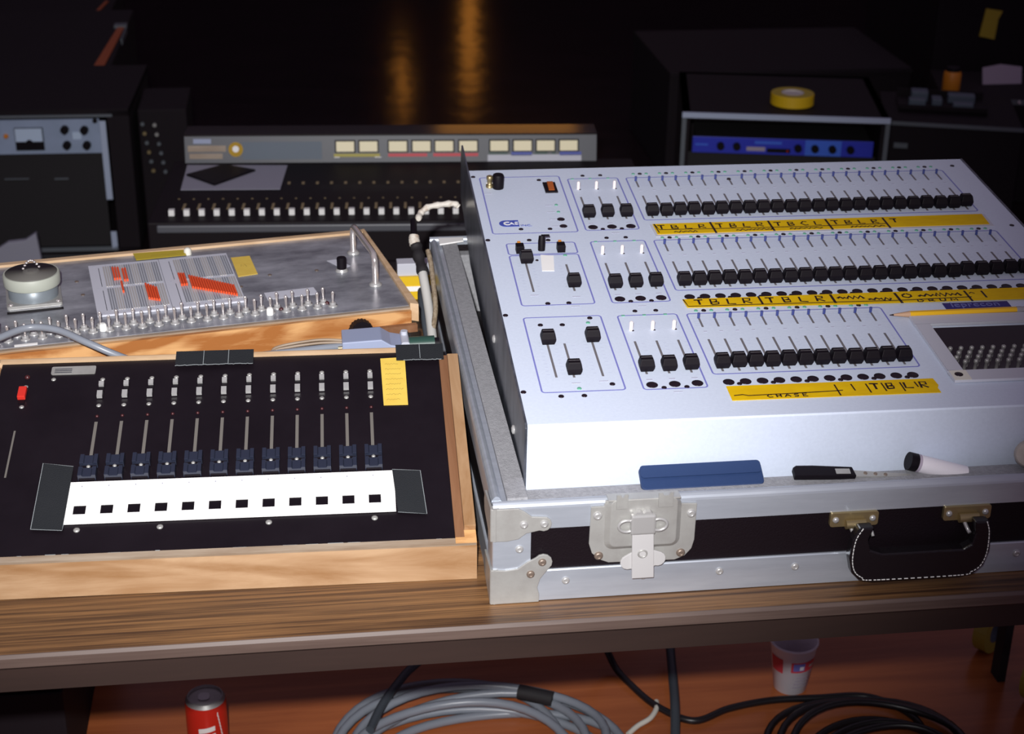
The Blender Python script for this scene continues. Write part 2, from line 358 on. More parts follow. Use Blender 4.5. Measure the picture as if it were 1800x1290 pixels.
# ------------------------------------------------------------------ table
YT = 1.3722
tb = thing('table', 'long brown woodgrain table holding the fader desk, the patch box and the road case', 'table', T(0, YT, 0))
obj('table_top', MB().box(-1.1, 1.75, YT + 0.0043, 2.30, TZ - 0.0165, TZ), 'table', tb)
obj('edge_band', MB().prism([(YT, TZ - 0.0135), (YT, TZ - 0.003), (YT + 0.003, TZ), (YT + 0.0042, TZ), (YT + 0.0042, TZ - 0.0165), (YT + 0.003, TZ - 0.0165)], -1.1, 1.75, 'x'), 'table_edge', tb, label='grey-brown edge strip')
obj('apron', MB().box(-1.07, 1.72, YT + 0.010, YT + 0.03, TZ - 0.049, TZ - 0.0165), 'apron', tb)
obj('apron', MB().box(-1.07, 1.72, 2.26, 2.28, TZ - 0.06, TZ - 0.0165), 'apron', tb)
for x in (-1.06, 1.158):
    for y in (YT + 0.06, 2.175): obj('leg', MB().box(x, x + 0.014, y, y + 0.03, 0, TZ - 0.0165), 'black_matte', tb)

# ------------------------------------------------------------------ fader desk (front left)
YL, TL = -0.02807, 0.27264
OL = V((0.16216, 1.46354, TZ + 0.0434))
BL = T(OL.x, OL.y, TZ) @ RZ(YL)              # table-level frame
ML = T(*OL) @ RZ(YL) @ RX(TL)                # sloping panel frame (x right, y up the slope)
LW = -0.556
ld = thing('fader_desk', 'home-made wooden fader desk with sloping black panel and white punched strip, at the table edge', 'control desk', BL)
hb = 0.0434; ct, st_ = math.cos(TL), math.sin(TL); LB = 0.3240
def slope(y): return hb + y * math.tan(TL)
yb = LB * ct
obj('front_board', MB().box(LW, 0, 0, 0.012, 0.0006, hb - 0.001), 'ply', ld, BL, label='pale plywood front board')
obj('front_lip', MB().box(LW, -0.0005, 0.0003, 0.0085, -0.006, 0.0022), 'wood_grey', ld, ML, label='worn grey lip under the black panel')
obj('side_board', MB().prism([(0.0125, 0.0006), (0.0125, slope(0.0125) - 0.004), (yb, slope(yb) - 0.004), (yb, 0.0006)], -0.012, -0.0002, 'x'), 'ply_y', ld, BL)
obj('side_board', MB().prism([(0.0125, 0.0006), (0.0125, slope(0.0125) - 0.004), (yb, slope(yb) - 0.004), (yb, 0.0006)], LW, LW + 0.012, 'x'), 'ply', ld, BL)
obj('back_board', MB().box(LW, -0.02, yb + 0.0005, yb + 0.011, 0.0006, slope(yb) + 0.002), 'ply_edge', ld, BL)
obj('top_rail', MB().box(-0.0128, 0.0, 0.019, 0.3075, -0.004, 0.010), 'ply_y', ld, ML, bevel=0.0008, label='pale right-hand rail')
obj('inner_lip', MB().box(-0.0228, -0.0129, 0.0085, 0.312, -0.005, 0.0035), 'ply_brown', ld, ML, label='brown inner lip')
obj('rail_end', MB().box(-0.0228, -0.0002, 0.0007, 0.0188, -0.004, 0.0033), 'ply_red', ld, ML)
obj('back_rail', MB().box(LW + 0.012, -0.022, LB + 0.0005, LB + 0.0045, -0.004, 0.0035), 'ply_edge', ld, ML)
obj('panel', MB().box(LW + 0.014, -0.0229, 0.0088, LB, -0.003, 0.0), 'blackpanel', ld, ML, label='black metal panel')
fl = MB()
x = -0.545
while x < -0.03:
    fl.box(x, x + random.uniform(.004, .02), 0.0083, 0.0092 + random.uniform(0, .0012), 0.0003, 0.0012); x += random.uniform(.012, .05)
obj('frayed_paint', fl, 'tape_edge', ld, ML, kind='stuff')
P2, US = 0.028629, -0.42186
slot_me = cap_me = grip_me = None
def inst(cache, name, build, m, parent, Mx, **k):
    if name not in cache:
        o = obj(name, build(), m, parent, Mx, **k); cache[name] = o.data
        return o
    k.pop('bevel', None); k.pop('seg', None)
    return obj(name, cache[name], m, parent, Mx, **k)
CL = {}
def cap_half():
    mb = MB()
    # two upstands joined by a dished middle
    prof = [(-0.0098, 0.0), (-0.0098, 0.009), (-0.0055, 0.009), (-0.0045, 0.0068), (0.0045, 0.0068), (0.0055, 0.009), (0.0098, 0.009), (0.0098, 0.0)]
    return mb.prism(prof, 0.0, 0.0142, 'y')
for k in range(12):
    u = US + k * P2
    inst(CL, 'fader_slot', lambda: MB().box(-0.0018, 0.0018, 0, 0.0583, 0.0, 0.0004), 'slot_left', ld, ML @ T(u, 0.1581, 0))
    c = inst(CL, 'fader_cap', lambda: MB().box(-0.0088, 0.0088, 0.0, 0.036, 0.0004, 0.0055), 'black', ld, ML @ T(u + 0.0003, 0.1182, 0), bevel=0.0008)
    for yy in (0.0006, 0.0205):
        inst(CL, 'finger_rest', cap_half, 'bluecap', c, ML @ T(u + 0.0003, 0.1182 + yy, 0.0012), bevel=0.0006)
    inst(CL, 'cap_screw', lambda: MB().lathe([(0.0022, 0), (0.0022, 0.0010), (0.0012, 0.0016)], 10), 'steel_dull', c, ML @ T(u + 0.0003, 0.1182 + 0.0185, 0.0055))
    sw = inst(CL, 'slide_switch', lambda: MB().box(-0.0036, 0.0036, -0.014, 0.014, 0, 0.0012), 'black', ld, ML @ T(u, 0.270, 0))
    inst(CL, 'upper_lug', lambda: MB().prism([(0.0068, 0.0012), (0.0068, 0.004), (0.0125, 0.0055), (0.0138, 0.0012)], -0.0029, 0.0029, 'x'), 'steel', sw, ML @ T(u, 0.270, 0))
    inst(CL, 'lower_lug', lambda: MB().prism([(-0.0138, 0.0012), (-0.0136, 0.0048), (-0.0050, 0.0062), (-0.0040, 0.0012)], -0.0031, 0.0031, 'x'), 'steel', sw, ML @ T(u, 0.270, 0))
    for yy in (0.2912, 0.2448):
        s_ = inst(CL, 'screw', lambda: MB().lathe([(0.0028, 0), (0.0028, 0.0007), (0.0014, 0.0013)], 10), 'steel_dull', ld, ML @ T(u, yy, 0) @ RZ(random.uniform(0, 3)))
    inst(CL, 'indicator', lambda: MB().lathe([(0.0020, 0), (0.0018, 0.0010), (0.0008, 0.0017)], 10), 'darkred', ld, ML @ T(u, 0.2262, 0))
# master slider at the far left
obj('fader_slot', CL['fader_slot'], 'slot_left', ld, ML @ T(-0.5115, 0.1300, 0) @ Matrix.Diagonal((0.6, 1.3, 1, 1)))
sw = obj('slide_switch', CL['slide_switch'], 'black', ld, ML @ T(-0.511, 0.266, 0))
obj('red_lever', MB().box(-0.0046, 0.0046, -0.0085, 0.0100, 0.0012, 0.007), 'redlever', sw, ML @ T(-0.511, 0.266, 0), bevel=0.001, label='red slide lever')
for yy in (0.2819, 0.2466): obj('screw', CL['screw'], 'steel_dull', ld, ML @ T(-0.5095, yy, 0))
obj('indicator', CL['indicator'], 'darkred', ld, ML @ T(-0.5099, 0.2992, 0) @ Matrix.Scale(1.6, 4))
obj('screw', CL['screw'], 'steel_dull', ld, ML @ T(-0.479, 0.2938, 0))
obj('name_plate', MB().prism(rrect(-0.4830, 0.3018, -0.4315, 0.3155, 0.002), 0, 0.0014), 'steel_dull', ld, ML, label='small blank metal name plate')
pl = MB()
for k in range(3): pl.ribbon([(-0.479, 0.3045 + k * 0.003), (-0.459, 0.3045 + k * 0.003)], 0.0012, 0.0014)
obj('plate_lines', pl, 'bluecap', ld, ML)
# white punched strip with twelve square windows
y0, y1, x0, x1 = 0.0530, 0.1165, -0.4405, -0.0845
ws = MB(); hy0, hy1 = 0.0668, 0.0806; xs = [x0]
for k in range(12):
    hx = -0.4315 + k * 0.02890; xs += [hx, hx + 0.0133]
xs.append(x1)
zt0, zt1 = 0.0010, 0.0022
ws.box(x0, x1, y0, hy0, zt0, zt1); ws.box(x0, x1, hy1, y1, zt0, zt1)
for i in range(0, len(xs), 2): ws.box(xs[i], xs[i + 1], hy0, hy1, zt0, zt1)
stp = obj('label_strip', ws, 'white_paper', ld, ML, label='white card strip with twelve square holes')
for k in range(12):
    hx = -0.4315 + k * 0.02890
    inst(CL, 'push_button', lambda: MB().box(0, 0.0115, 0, 0.0118, 0.0, 0.0014), 'black', ld, ML @ T(hx + 0.0009, hy0 + 0.001, 0), bevel=0.0003)
dots = MB()
for k in range(12): dots.box(-0.4265 + k * 0.0289, -0.4253 + k * 0.0289, 0.1085, 0.1105, 0.0022, 0.00232)
obj('pencil_ticks', dots, 'grey_paper', stp, ML, kind='stuff')
for u, v in ((-0.425, 0.0452), (-0.3375, 0.0452), (-0.2219, 0.0455), (-0.108, 0.0455)):
    obj('screw', CL['screw'], 'steel', ld, ML @ T(u, v, 0) @ RZ(random.uniform(0, 3)) @ Matrix.Scale(1.25, 4))
def gaff(poly, n0=0.0006, n1=0.0011): return MB().prism(poly, n0, n1)
obj('tape_patch', gaff([(-0.4722, 0.1475), (-0.4385, 0.1405), (-0.4395, 0.0425), (-0.4727, 0.0462)], 0.0024, 0.0029), 'tape_black', ld, ML, label='black tape at the left end of the white strip')
obj('tape_patch', gaff([(-0.0865, 0.1170), (-0.0551, 0.1135), (-0.0512, 0.0456), (-0.0825, 0.0500)], 0.0024, 0.0029), 'tape_black', ld, ML, label='black tape at the right end of the white strip')
for a, b in ((-0.3382, -0.3052), (-0.3050, -0.2757), (-0.2755, -0.2458)):
    obj('tape_patch', gaff([(a, 0.3335), (b, 0.3335), (b, 0.3072), (a, 0.3068)], 0.0040, 0.0046), 'tape_black', ld, ML)
for a, b in ((-0.0745, -0.0457), (-0.0455, -0.0170)):
    obj('tape_patch', gaff([(a, 0.3335), (b, 0.3335), (b, 0.3035), (a, 0.3045)], 0.0040, 0.0046), 'tape_black', ld, ML)
te = MB()
for a, b, y in ((-0.3382, -0.3055, 0.3068), (-0.3048, -0.2760, 0.3070), (-0.2752, -0.2462, 0.3068), (-0.066, -0.0457, 0.3042), (-0.0455, -0.020, 0.3036)):
    n = 14; te.ribbon([(a + (b - a) * i / n, y + random.uniform(-.0006, .0006)) for i in range(n + 1)], 0.0011, 0.0047)
for a in (-0.3051, -0.2756, -0.0456): te.ribbon([(a, 0.3335), (a, 0.3065)], 0.0006, 0.0047)
te.ribbon([(-0.4727, 0.0462), (-0.4722, 0.1475), (-0.4385, 0.1405)], 0.0006, 0.003); te.ribbon([(-0.4727, 0.0462), (-0.4395, 0.0425), (-0.4390, 0.052)], 0.0006, 0.003)
te.ribbon([(-0.0865, 0.117), (-0.0551, 0.1135), (-0.0512, 0.0456), (-0.0825, 0.05)], 0.0006, 0.003)
obj('frayed_tape_edge', te, 'tape_edge', ld, ML, kind='stuff')
nt_ = obj('yellow_note', MB().prism([(-0.0936, 0.3127), (-0.0640, 0.3140), (-0.0637, 0.2272), (-0.0922, 0.2276)], 0.0005, 0.0010), 'yellow_note', ld, ML, label='yellow handwritten note')
nl = MB()
for k in range(8): scrawl(nl, -0.0885, -0.069 + random.uniform(-.003, .002), 0.236 + k * 0.0092, 0.0024, 0.0006, 0.001, 0.0018)
obj('note_writing', nl, 'ink_grey', nt_, ML)

# ------------------------------------------------------------------ patch box (behind the fader desk)
YB = 0.1731
OB = V((0.1234, 1.9277, TZ + 0.130))
MBX = T(*OB) @ RZ(YB)
BB = T(OB.x, OB.y, TZ) @ RZ(YB)
pb = thing('patch_box', 'plywood patch box with worn aluminium top, red sliders and rows of toggle switches', 'control box', BB)
BW, BD = -0.66, 0.2801
def PB(name, mb, m, **k): return obj(name, mb, m, pb, MBX, **k)
PB('top_panel', MB().box(BW + 0.012, 0.0, 0.0, BD, -0.003, 0.0), 'alu_panel', label='worn aluminium top panel')
PB('front_board', MB().prism([(BW, -0.1295), (-0.070, -0.1295), (-0.070, -0.026), (0.0, -0.026), (0.0, -0.0032), (BW, -0.0032)], -0.012, 0.0, 'y'), 'ply_red', label='orange plywood front board')
PB('panel_edge', MB().box(BW, 0.0, -0.0065, -0.0002, -0.0031, -0.0006), 'wood_grey')
PB('front_ledge', MB().box(-0.066, 0.006, -0.020, -0.0122, -0.030, -0.020), 'ply_brown')
PB('side_rail', MB().prism([(0.0003, BD + 0.010), (0.0003, -0.004), (0.010, -0.011), (0.0108, -0.008), (0.0045, BD + 0.010)], -0.020, 0.0045), 'ply_edge', bevel=0.001, label='pale right-hand rail')
PB('side_board', MB().box(-0.008, 0.0002, 0.002, BD, -0.1295, -0.0205), 'ply_red')
PB('back_rail', MB().box(BW, 0.0, BD + 0.0003, BD + 0.0105, -0.1295, 0.0035), 'ply_edge', label='pale rear rail')
PB('side_board', MB().box(BW, BW + 0.0115, 0.0002, BD, -0.1295, 0.002), 'ply_red')
# socket housing under the notch
PB('socket_housing', MB().box(-0.069, -0.002, -0.012, 0.02, -0.1295, -0.0265), 'black_matte')
PB('knurled_knob', MB().loft([[((0.0155 if i % 2 else 0.0145) * math.cos(2 * PI * i / 40) - 0.0685, -0.0125 - d, (0.0155 if i % 2 else 0.0145) * math.sin(2 * PI * i / 40) - 0.021) for i in range(40)] for d in (0.0, 0.012)], True), 'black', label='black knurled screw knob')
# dial
dl = PB('dial_base', MB().prism(rrect(-0.5015, 0.1200, -0.4320, 0.1890, 0.003), 0.0004, 0.0050), 'steel_dull', label='large round rotary dial on a square plate')
obj('dial_body', MB().lathe([(0.0315, 0.005), (0.0315, 0.0205), (0.0300, 0.0215)], 40, (-0.4668, 0.1545, 0)), 'dial_body', dl, MBX)
obj('dial_rim', MB().lathe([(0.0352, 0.0215), (0.0360, 0.0235), (0.0360, 0.0355), (0.0350, 0.0370)], 44, (-0.4668, 0.1545, 0)), 'dial_rim', dl, MBX, label='pale green-grey dial rim')
obj('dial_face', MB().lathe([(0.0330, 0.0370), (0.0330, 0.0376), (0.0110, 0.0378), (0.0098, 0.0400), (0.004, 0.0402)], 40, (-0.4668, 0.1545, 0)), 'dial_face', dl, MBX)
clip = MB()
for i in range(9):
    a = i / 8; clip.lathe([(0.0012, -0.0012), (0.0022, 0), (0.0012, 0.0012)], 8, (-0.4760 + 0.020 * a, 0.160 + 0.012 * math.sin(a * 3), 0.041 + 0.006 * math.sin(PI * a)))
obj('bead_chain', clip, 'chrome', dl, MBX)
for u, v in ((-0.4965, 0.126), (-0.437, 0.126), (-0.4965, 0.183), (-0.437, 0.183)):
    obj('screw', MB().lathe([(0.003, 0.005), (0.003, 0.0062), (0.0014, 0.0070)], 10, (u, v, 0)), 'chrome', dl, MBX)
PB('embossed_label', MB().box(-0.5017, -0.4318, 0.1070, 0.1135, 0.0002, 0.0012), 'black', label='black embossed label strip')
# matrix plates with slider channels
mats = []
for a, b, nm in ((-0.3917, -0.2974, 0), (-0.2968, -0.2030, 1)):
    mp_ = PB('matrix_plate', MB().box(a, b, 0.0665, 0.2475, 0.0003, 0.0030), 'matrix', label=('left' if nm == 0 else 'right') + ' pale slider matrix')
    mats.append(mp_)
    ch = MB(); dk = MB()
    n = 24
    for i in range(n):
        u = a + 0.0185 + i * 0.0031
        (dk if (i // 3) % 2 == 0 else ch).box(u, u + 0.0019, 0.078, 0.154, 0.0031, 0.0042)
        (dk if (i // 3) % 2 == 1 else ch).box(u, u + 0.0019, 0.162, 0.237, 0.0031, 0.0042)
    obj('slider_channel', ch, 'clear_bar', mp_, MBX, kind='stuff')
    obj('slider_channel', dk, 'clear_dark', mp_, MBX, kind='stuff')
    tk = MB()
    for i in range(6):
        for yy in (0.0715, 0.158, 0.2415): tk.box(a + 0.006 + i * 0.0155, a + 0.009 + i * 0.0155, yy, yy + 0.0012, 0.0031, 0.0033)
        tk.box(a + 0.0125, a + 0.0132, 0.08, 0.15, 0.0031, 0.0033); tk.box(a + 0.0125, a + 0.0132, 0.165, 0.235, 0.0031, 0.0033)
    obj('printed_ticks', tk, 'grey_paper', mp_, MBX)
CB = {}
def red(mp_, u, v0, v1):
    inst(CB, 'red_slider', lambda: MB().prism([(0, 0.0), (0, 0.0034), (0.94, 0.0034), (1.0, 0.0)], -0.00118, 0.00118, 'x'), 'red', mp_, MBX @ T(u, v0, 0.0042) @ Matrix.Diagonal((1, v1 - v0, 1, 1)))
for i in range(3): red(mats[0], -0.3608 + i * 0.0034, 0.1810, 0.2268 - i * 0.0012)
for i in range(2): red(mats[0], -0.3482 + i * 0.0034, 0.1730, 0.2185 + i * 0.001)
red(mats[0], -0.3535, 0.1330, 0.172)
for i in range(5): red(mats[0], -0.3232 + i * 0.0030, 0.1000 - i * 0.0022, 0.1560 - i * 0.0042)
for i in range(3): red(mats[1], -0.2770 + i * 0.0032, 0.1360, 0.1810 - i * 0.0012)
for i in range(18): red(mats[1], -0.2640 + i * 0.00305, 0.1230 - i * 0.0024, 0.1690 - i * 0.0030)
# toggles
def toggle(u, v, tilt, hgt=0.019):
    t_ = inst(CB, 'toggle_switch', lambda: MB().lathe([(0.0062, 0.0003), (0.0062, 0.0016), (0.0040, 0.0017), (0.0040, 0.0055), (0.0030, 0.0058)], 12), 'steel', pb, MBX @ T(u, v, 0))
    inst(CB, 'lever', lambda: MB().lathe([(0.0012, 0.0), (0.0020, 0.013), (0.0021, 0.0150), (0.0012, 0.0165)], 8), 'chrome', t_, MBX @ T(u, v, 0.0052) @ RX(tilt))
for k in range(23):
    u = -0.1061 - 0.02030 * k
    if u > -0.52: toggle(u, 0.0372 - 0.0004 * k * 0.5, random.choice((-0.12, 0.05, 0.1)))
    u2 = -0.0963 - 0.02030 * k
    if u2 > -0.52: toggle(u2, 0.0232 - 0.00018 * k, random.choice((-0.15, 0.0, 0.12)))
for u, v in ((-0.3880, 0.0225), (-0.1795, 0.0170)):
    obj('toggle_cap', MB().lathe([(0.0045, 0.0003), (0.0045, 0.008), (0.003, 0.010)], 12, (u, v, 0)), 'whitecap', pb, MBX, label='white switch boot')
for u, v in ((-0.1020, 0.0335), (-0.1630, 0.0290)):
    obj('lamp_jewel', MB().lathe([(0.0030, 0.0003), (0.0030, 0.002), (0.0018, 0.0032)], 10, (u, v, 0)), 'darkred', pb, MBX, label='small red lamp')
# tape and labels on the panel
PB('tape_strip', MB().prism([(-0.3285, 0.2790), (-0.2590, 0.2750), (-0.2575, 0.2530), (-0.3265, 0.2515)], 0.0031, 0.0037), 'yellow_dull', label='strip of dull yellow tape on the rear edge')
tw = MB(); scrawl(tw, -0.305, -0.268, 0.260, 0.005, 0.0007, 0.0037, 0.003)
PB('tape_writing', tw, 'ink_grey')
PB('white_knob', MB().lathe([(0.0055, 0.0003), (0.0050, 0.008), (0.002, 0.010)], 14, (-0.2545, 0.2640, 0)), 'cream_paper')
PB('yellow_note', MB().prism([(-0.1985, 0.2335), (-0.1722, 0.2337), (-0.1722, 0.1622), (-0.1993, 0.1590)], 0.0003, 0.0008), 'yellow_note', label='square yellow note on the aluminium')
yn = MB(); scrawl(yn, -0.190, -0.181, 0.193, 0.012, 0.0007, 0.0008, 0.002); PB('note_writing', yn, 'ink_grey')
PB('white_label', MB().prism([(-0.1752, 0.0915), (-0.1084, 0.0940), (-0.1065, 0.0690), (-0.1745, 0.0672)], 0.0003, 0.0007), 'matrix', label='pale blank label strip')
PB('white_label', MB().prism([(-0.0720, 0.1860), (-0.0590, 0.1880), (-0.0440, 0.158), (-0.0570, 0.150)], 0.0003, 0.0007), 'matrix')
PB('white_label', MB().box(-0.4958, -0.4683, 0.0005, 0.0060, 0.0003, 0.0008), 'white_paper')
kn = PB('rotary_knob', MB().lathe([(0.0066, 0.0045), (0.0066, 0.0195), (0.0058, 0.0205)], 18, (-0.0597, 0.1425, 0), smooth=False), 'black', label='black rotary knob')
obj('knob_skirt', MB().lathe([(0.0088, 0.0003), (0.0088, 0.0018), (0.0070, 0.0045)], 18, (-0.0597, 0.1425, 0)), 'steel', kn, MBX)
hd = PB('handle', MB().tube(spline([(-0.0300, 0.2049, 0.004), (-0.0300, 0.2049, 0.028), (-0.0299, 0.2020, 0.0385), (-0.0296, 0.1900, 0.0430), (-0.0284, 0.142, 0.0430), (-0.0272, 0.0940, 0.0430), (-0.0269, 0.0825, 0.0385), (-0.0268, 0.0794, 0.028), (-0.0268, 0.0794, 0.004)], 6), 0.0044, 12), 'chrome', label='chrome lifting handle')
for u, v in ((-0.0300, 0.2049), (-0.0268, 0.0794)):
    obj('foot_ring', MB().lathe([(0.0085, 0.0003), (0.0085, 0.0025), (0.0060, 0.0045)], 16, (u, v, 0)), 'steel', hd, MBX)
for u, v in ((-0.157, 0.1548), (-0.0924, 0.1546), (-0.2010, 0.1225), (-0.410, 0.20), (-0.405, 0.15)):
    PB('screw', MB().lathe([(0.0028, 0.0002), (0.0028, 0.0008)], 10, (u, v, 0)), 'rust')

# ------------------------------------------------------------------ multipin connector and cables
cy = 1.852
cn = thing('multipin_connector', 'blue-grey multi-pin connector with clamp and green sleeve, between the two wooden boxes', 'connector', T(0.033, cy, 0.79))
obj('shell', MB().prism([(0.033, 0.803), (0.033, 0.8525), (0.082, 0.8545), (0.094, 0.8465), (0.1085, 0.8435), (0.1085, 0.8265), (0.094, 0.803)], cy - 0.020, cy + 0.022, 'y'), 'connector', cn, bevel=0.0015)
obj('clamp', MB().prism(rrect(0.1070, 0.826, 0.1175, 0.849, 0.003), cy - 0.018, cy + 0.018, 'y').cyl((0.112, cy + 0.008, 0.846), (0.112, cy + 0.008, 0.8535), 0.0045, 12), 'clampwhite', cn, label='pale cable clamp')
obj('sleeve', MB().cyl((0.1175, cy, 0.837), (0.150, cy, 0.8375), 0.0105, 20), 'green_dark', cn, label='dark green sleeve')
obj('sleeve_end', MB().cyl((0.150, cy, 0.8375), (0.156, cy, 0.8376), 0.0078, 16), 'black', cn)
obj('jack_screw', MB().cyl((0.033, cy - 0.012, 0.842), (0.028, cy - 0.012, 0.842), 0.0022, 8), 'brass', cn)
gc = obj('grey_cable', MB().tube(spline([(-0.60, 1.70, 0.86), (-0.50, 1.755, 0.876), (-0.43, 1.775, 0.882), (-0.393, 1.799, 0.8830), (-0.377, 1.820, 0.8830), (-0.347, 1.848, 0.8830), (-0.312, 1.840, 0.8820), (-0.276, 1.818, 0.8740), (-0.245, 1.812, 0.8600), (-0.215, 1.818, 0.8430), (-0.185, 1.822, 0.8320), (-0.150, 1.822, 0.8330), (-0.095, 1.824, 0.8410), (-0.039, 1.830, 0.8435), (0.005, 1.842, 0.8420), (0.034, 1.850, 0.8400)], 10), 0.0045, 10), 'cable_grey')
tag(gc, 'grey cable arching over the toggles of the patch box to the blue-grey connector', 'cable')
fc = MB()
for k in range(5):
    fc.tube(spline([(-0.10 + 0.012 * k, 1.838 + 0.004 * k, 0.826), (-0.05, 1.842 + 0.003 * k, 0.832 + 0.002 * k), (0.0, 1.846 + 0.002 * k, 0.834 + 0.0035 * k), (0.034, 1.850, 0.836 + 0.003 * k)], 8), 0.0019, 6)
tag(obj('ribbon_cable', fc, 'wood_grey'), 'thin grey-brown wires fanning into the left end of the connector', 'cable')
# cables standing in the gap beside the road case
cb = thing('taped_cable', 'pale cable with black tape sleeve standing in the gap beside the road case', 'cable', T(0.165, 1.95, TZ))
obj('cable', MB().tube(spline([(0.163, 1.90, TZ + 0.006), (0.164, 1.94, 0.760), (0.165, 1.975, 0.780), (0.164, 2.03, 0.810), (0.160, 2.075, 0.842), (0.157, 2.10, 0.855)], 8), 0.0066, 10), 'cable_pale', cb)
obj('tape_sleeve', MB().tube(spline([(0.1605, 2.078, 0.8445), (0.157, 2.10, 0.856), (0.1555, 2.12, 0.8650), (0.1525, 2.128, 0.8700)], 6), [0.0078 + 0.0012 * math.sin(i) for i in range(19)], 10), 'black_matte', cb, label='black tape sleeve')
obj('wrapped_end', MB().tube(spline([(0.1530, 2.127, 0.8690), (0.1520, 2.133, 0.8750), (0.1525, 2.137, 0.8800)], 5), [0.0078, 0.0082, 0.0076, 0.0083, 0.0078, 0.008, 0.0074, 0.0078, 0.007, 0.0072, 0.0066], 10), 'wrap', cb, label='pale wrapped end')
obj('lead_in', MB().tube(spline([(0.1525, 2.136, 0.8795), (0.1530, 2.150, 0.8835), (0.1545, 2.175, 0.8880)], 5), 0.0048, 10), 'black', cb)
cb.location.x -= 0.007
rp = obj('tan_rope', MB().tube(spline([(0.150, 1.93, TZ + 0.005), (0.154, 1.98, 0.774), (0.1610, 2.00, 0.798), (0.1655, 2.02, 0.817), (0.1655, 2.05, 0.838), (0.1645, 2.08, 0.858), (0.1620, 2.10, 0.870)], 8), 0.0036, 8), 'rope')
tag(rp, 'tan braided cord beside the taped cable', 'cord')
dc = obj('slate_cable', MB().tube(spline([(0.1555, 1.945, TZ + 0.006), (0.1545, 1.99, 0.762), (0.1515, 2.03, 0.790), (0.1500, 2.072, 0.806), (0.1530, 2.115, 0.803), (0.1580, 2.16, 0.780), (0.1600, 2.215, TZ + 0.006)], 8), 0.0052, 10), 'cable_dark')
tag(dc, 'dark slate cable to the left of the taped cable', 'cable')
wt = obj('twisted_tape', MB().tube(spline([(0.1550, 2.180, 0.8890), (0.1590, 2.195, 0.8915), (0.170, 2.20, 0.899), (0.189, 2.20, 0.9025), (0.208, 2.20, 0.9035), (0.2145, 2.20, 0.899)], 5), [0.004, 0.0048, 0.0055, 0.0043] * 8, 8), 'wrap')
tag(wt, 'crumpled twist of white and brown tape behind the road case corner', 'tape')
yx = thing('yellow_carton', 'small yellow carton with a white stripe at the back of the table', 'box', T(0.165, 2.272, TZ))
obj('carton', MB().box(0.128, 0.185, 2.262, 2.292, TZ, TZ + 0.037), 'roll_yellow', yx)
obj('label_band', MB().box(0.1275, 0.1855, 2.2612, 2.262, TZ + 0.0135, TZ + 0.0215), 'white_paper', yx, label='white stripe')
gl_ = obj('grey_carton', MB().box(0.128, 0.182, 2.266, 2.290, TZ + 0.037, TZ + 0.057), 'matrix', bevel=0.001)
tag(gl_, 'small pale grey slab lying on the yellow carton', 'box')

# ------------------------------------------------------------------ road case
X0, X1, Y0, Y1, HC = 0.1733, 1.010, 1.4142, 2.2153, 0.1196
RC = T(X0, Y0, TZ)                                             # x right, y back, z up from the table
rc = thing('road_case', 'aluminium-edged black road case cradling the silver console, at the right of the table', 'case', RC)
def CP(name, mb, m, par=None, **k): return obj(name, mb, m, par or rc, RC, **k)
LX, LY = X1 - X0, Y1 - Y0
CP('front_panel', MB().box(0.006, LX - 0.006, 0.0025, 0.010, 0.004, HC - 0.010), 'laminate_black', label='black laminate front')
CP('side_panel', MB().box(0.0025, 0.010, 0.0105, LY - 0.0105, 0.004, HC - 0.010), 'laminate_black')
CP('side_panel', MB().box(LX - 0.010, LX - 0.0025, 0.0105, LY - 0.0105, 0.004, HC - 0.010), 'laminate_black')
CP('back_panel', MB().box(0.006, LX - 0.006, LY - 0.010, LY - 0.0025, 0.004, HC - 0.010), 'laminate_black')
CP('bottom_panel', MB().box(0.0105, LX - 0.0105, 0.0105, LY - 0.0105, 0.004, 0.010), 'laminate_black')
# top extrusion: web on the outside face plus a rounded bead and an inner flange
prof = [(0.0, 0.0880), (0.0, HC - 0.0075), (0.0004, HC - 0.0050), (0.0016, HC - 0.0026), (0.0034, HC - 0.0009), (0.0055, HC), (0.0076, HC - 0.0009), (0.0092, HC - 0.0026), (0.0100, HC - 0.0048), (0.0106, HC - 0.0056), (0.0160, HC - 0.0056), (0.0160, HC - 0.0095), (0.0024, HC - 0.0095), (0.0024, 0.0880)]
CP('front_top_rail', MB().prism(prof, 0.0, LX, 'x'), 'alu', label='aluminium top rail')
CP('back_top_rail', MB().prism([(LY - a, b) for a, b in prof], 0.0, LX, 'x'), 'alu')
CP('left_top_rail', MB().prism(prof, 0.0161, LY - 0.0161, 'y'), 'alu', label='aluminium rim along the left side')
CP('right_top_rail', MB().prism([(LX - a, b) for a, b in prof], 0.0161, LY - 0.0161, 'y'), 'alu')
bprof = [(-0.0005, 0.0008), (-0.0005, 0.0365), (0.0004, 0.0378), (0.0024, 0.0378), (0.0024, 0.0035), (0.022, 0.0035), (0.022, 0.0008)]
CP('front_bottom_rail', MB().prism(bprof, 0.004, LX - 0.004, 'x'), 'alu', label='aluminium bottom rail with rivets')
CP('back_bottom_rail', MB().prism([(LY - a, b) for a, b in bprof], 0.004, LX - 0.004, 'x'), 'alu')
CP('left_bottom_rail', MB().prism(bprof, 0.023, LY - 0.023, 'y'), 'alu')
CP('right_bottom_rail', MB().prism([(LX - a, b) for a, b in bprof], 0.023, LY - 0.023, 'y'), 'alu')
CP('corner_post', MB().prism([(-0.0008, 0.038), (-0.0008, 0.001), (0.0, -0.0008), (0.0395, -0.0008), (0.0395, 0.0022), (0.0022, 0.0022), (0.0022, 0.038)], 0.004, 0.090), 'alu', label='aluminium corner angle')
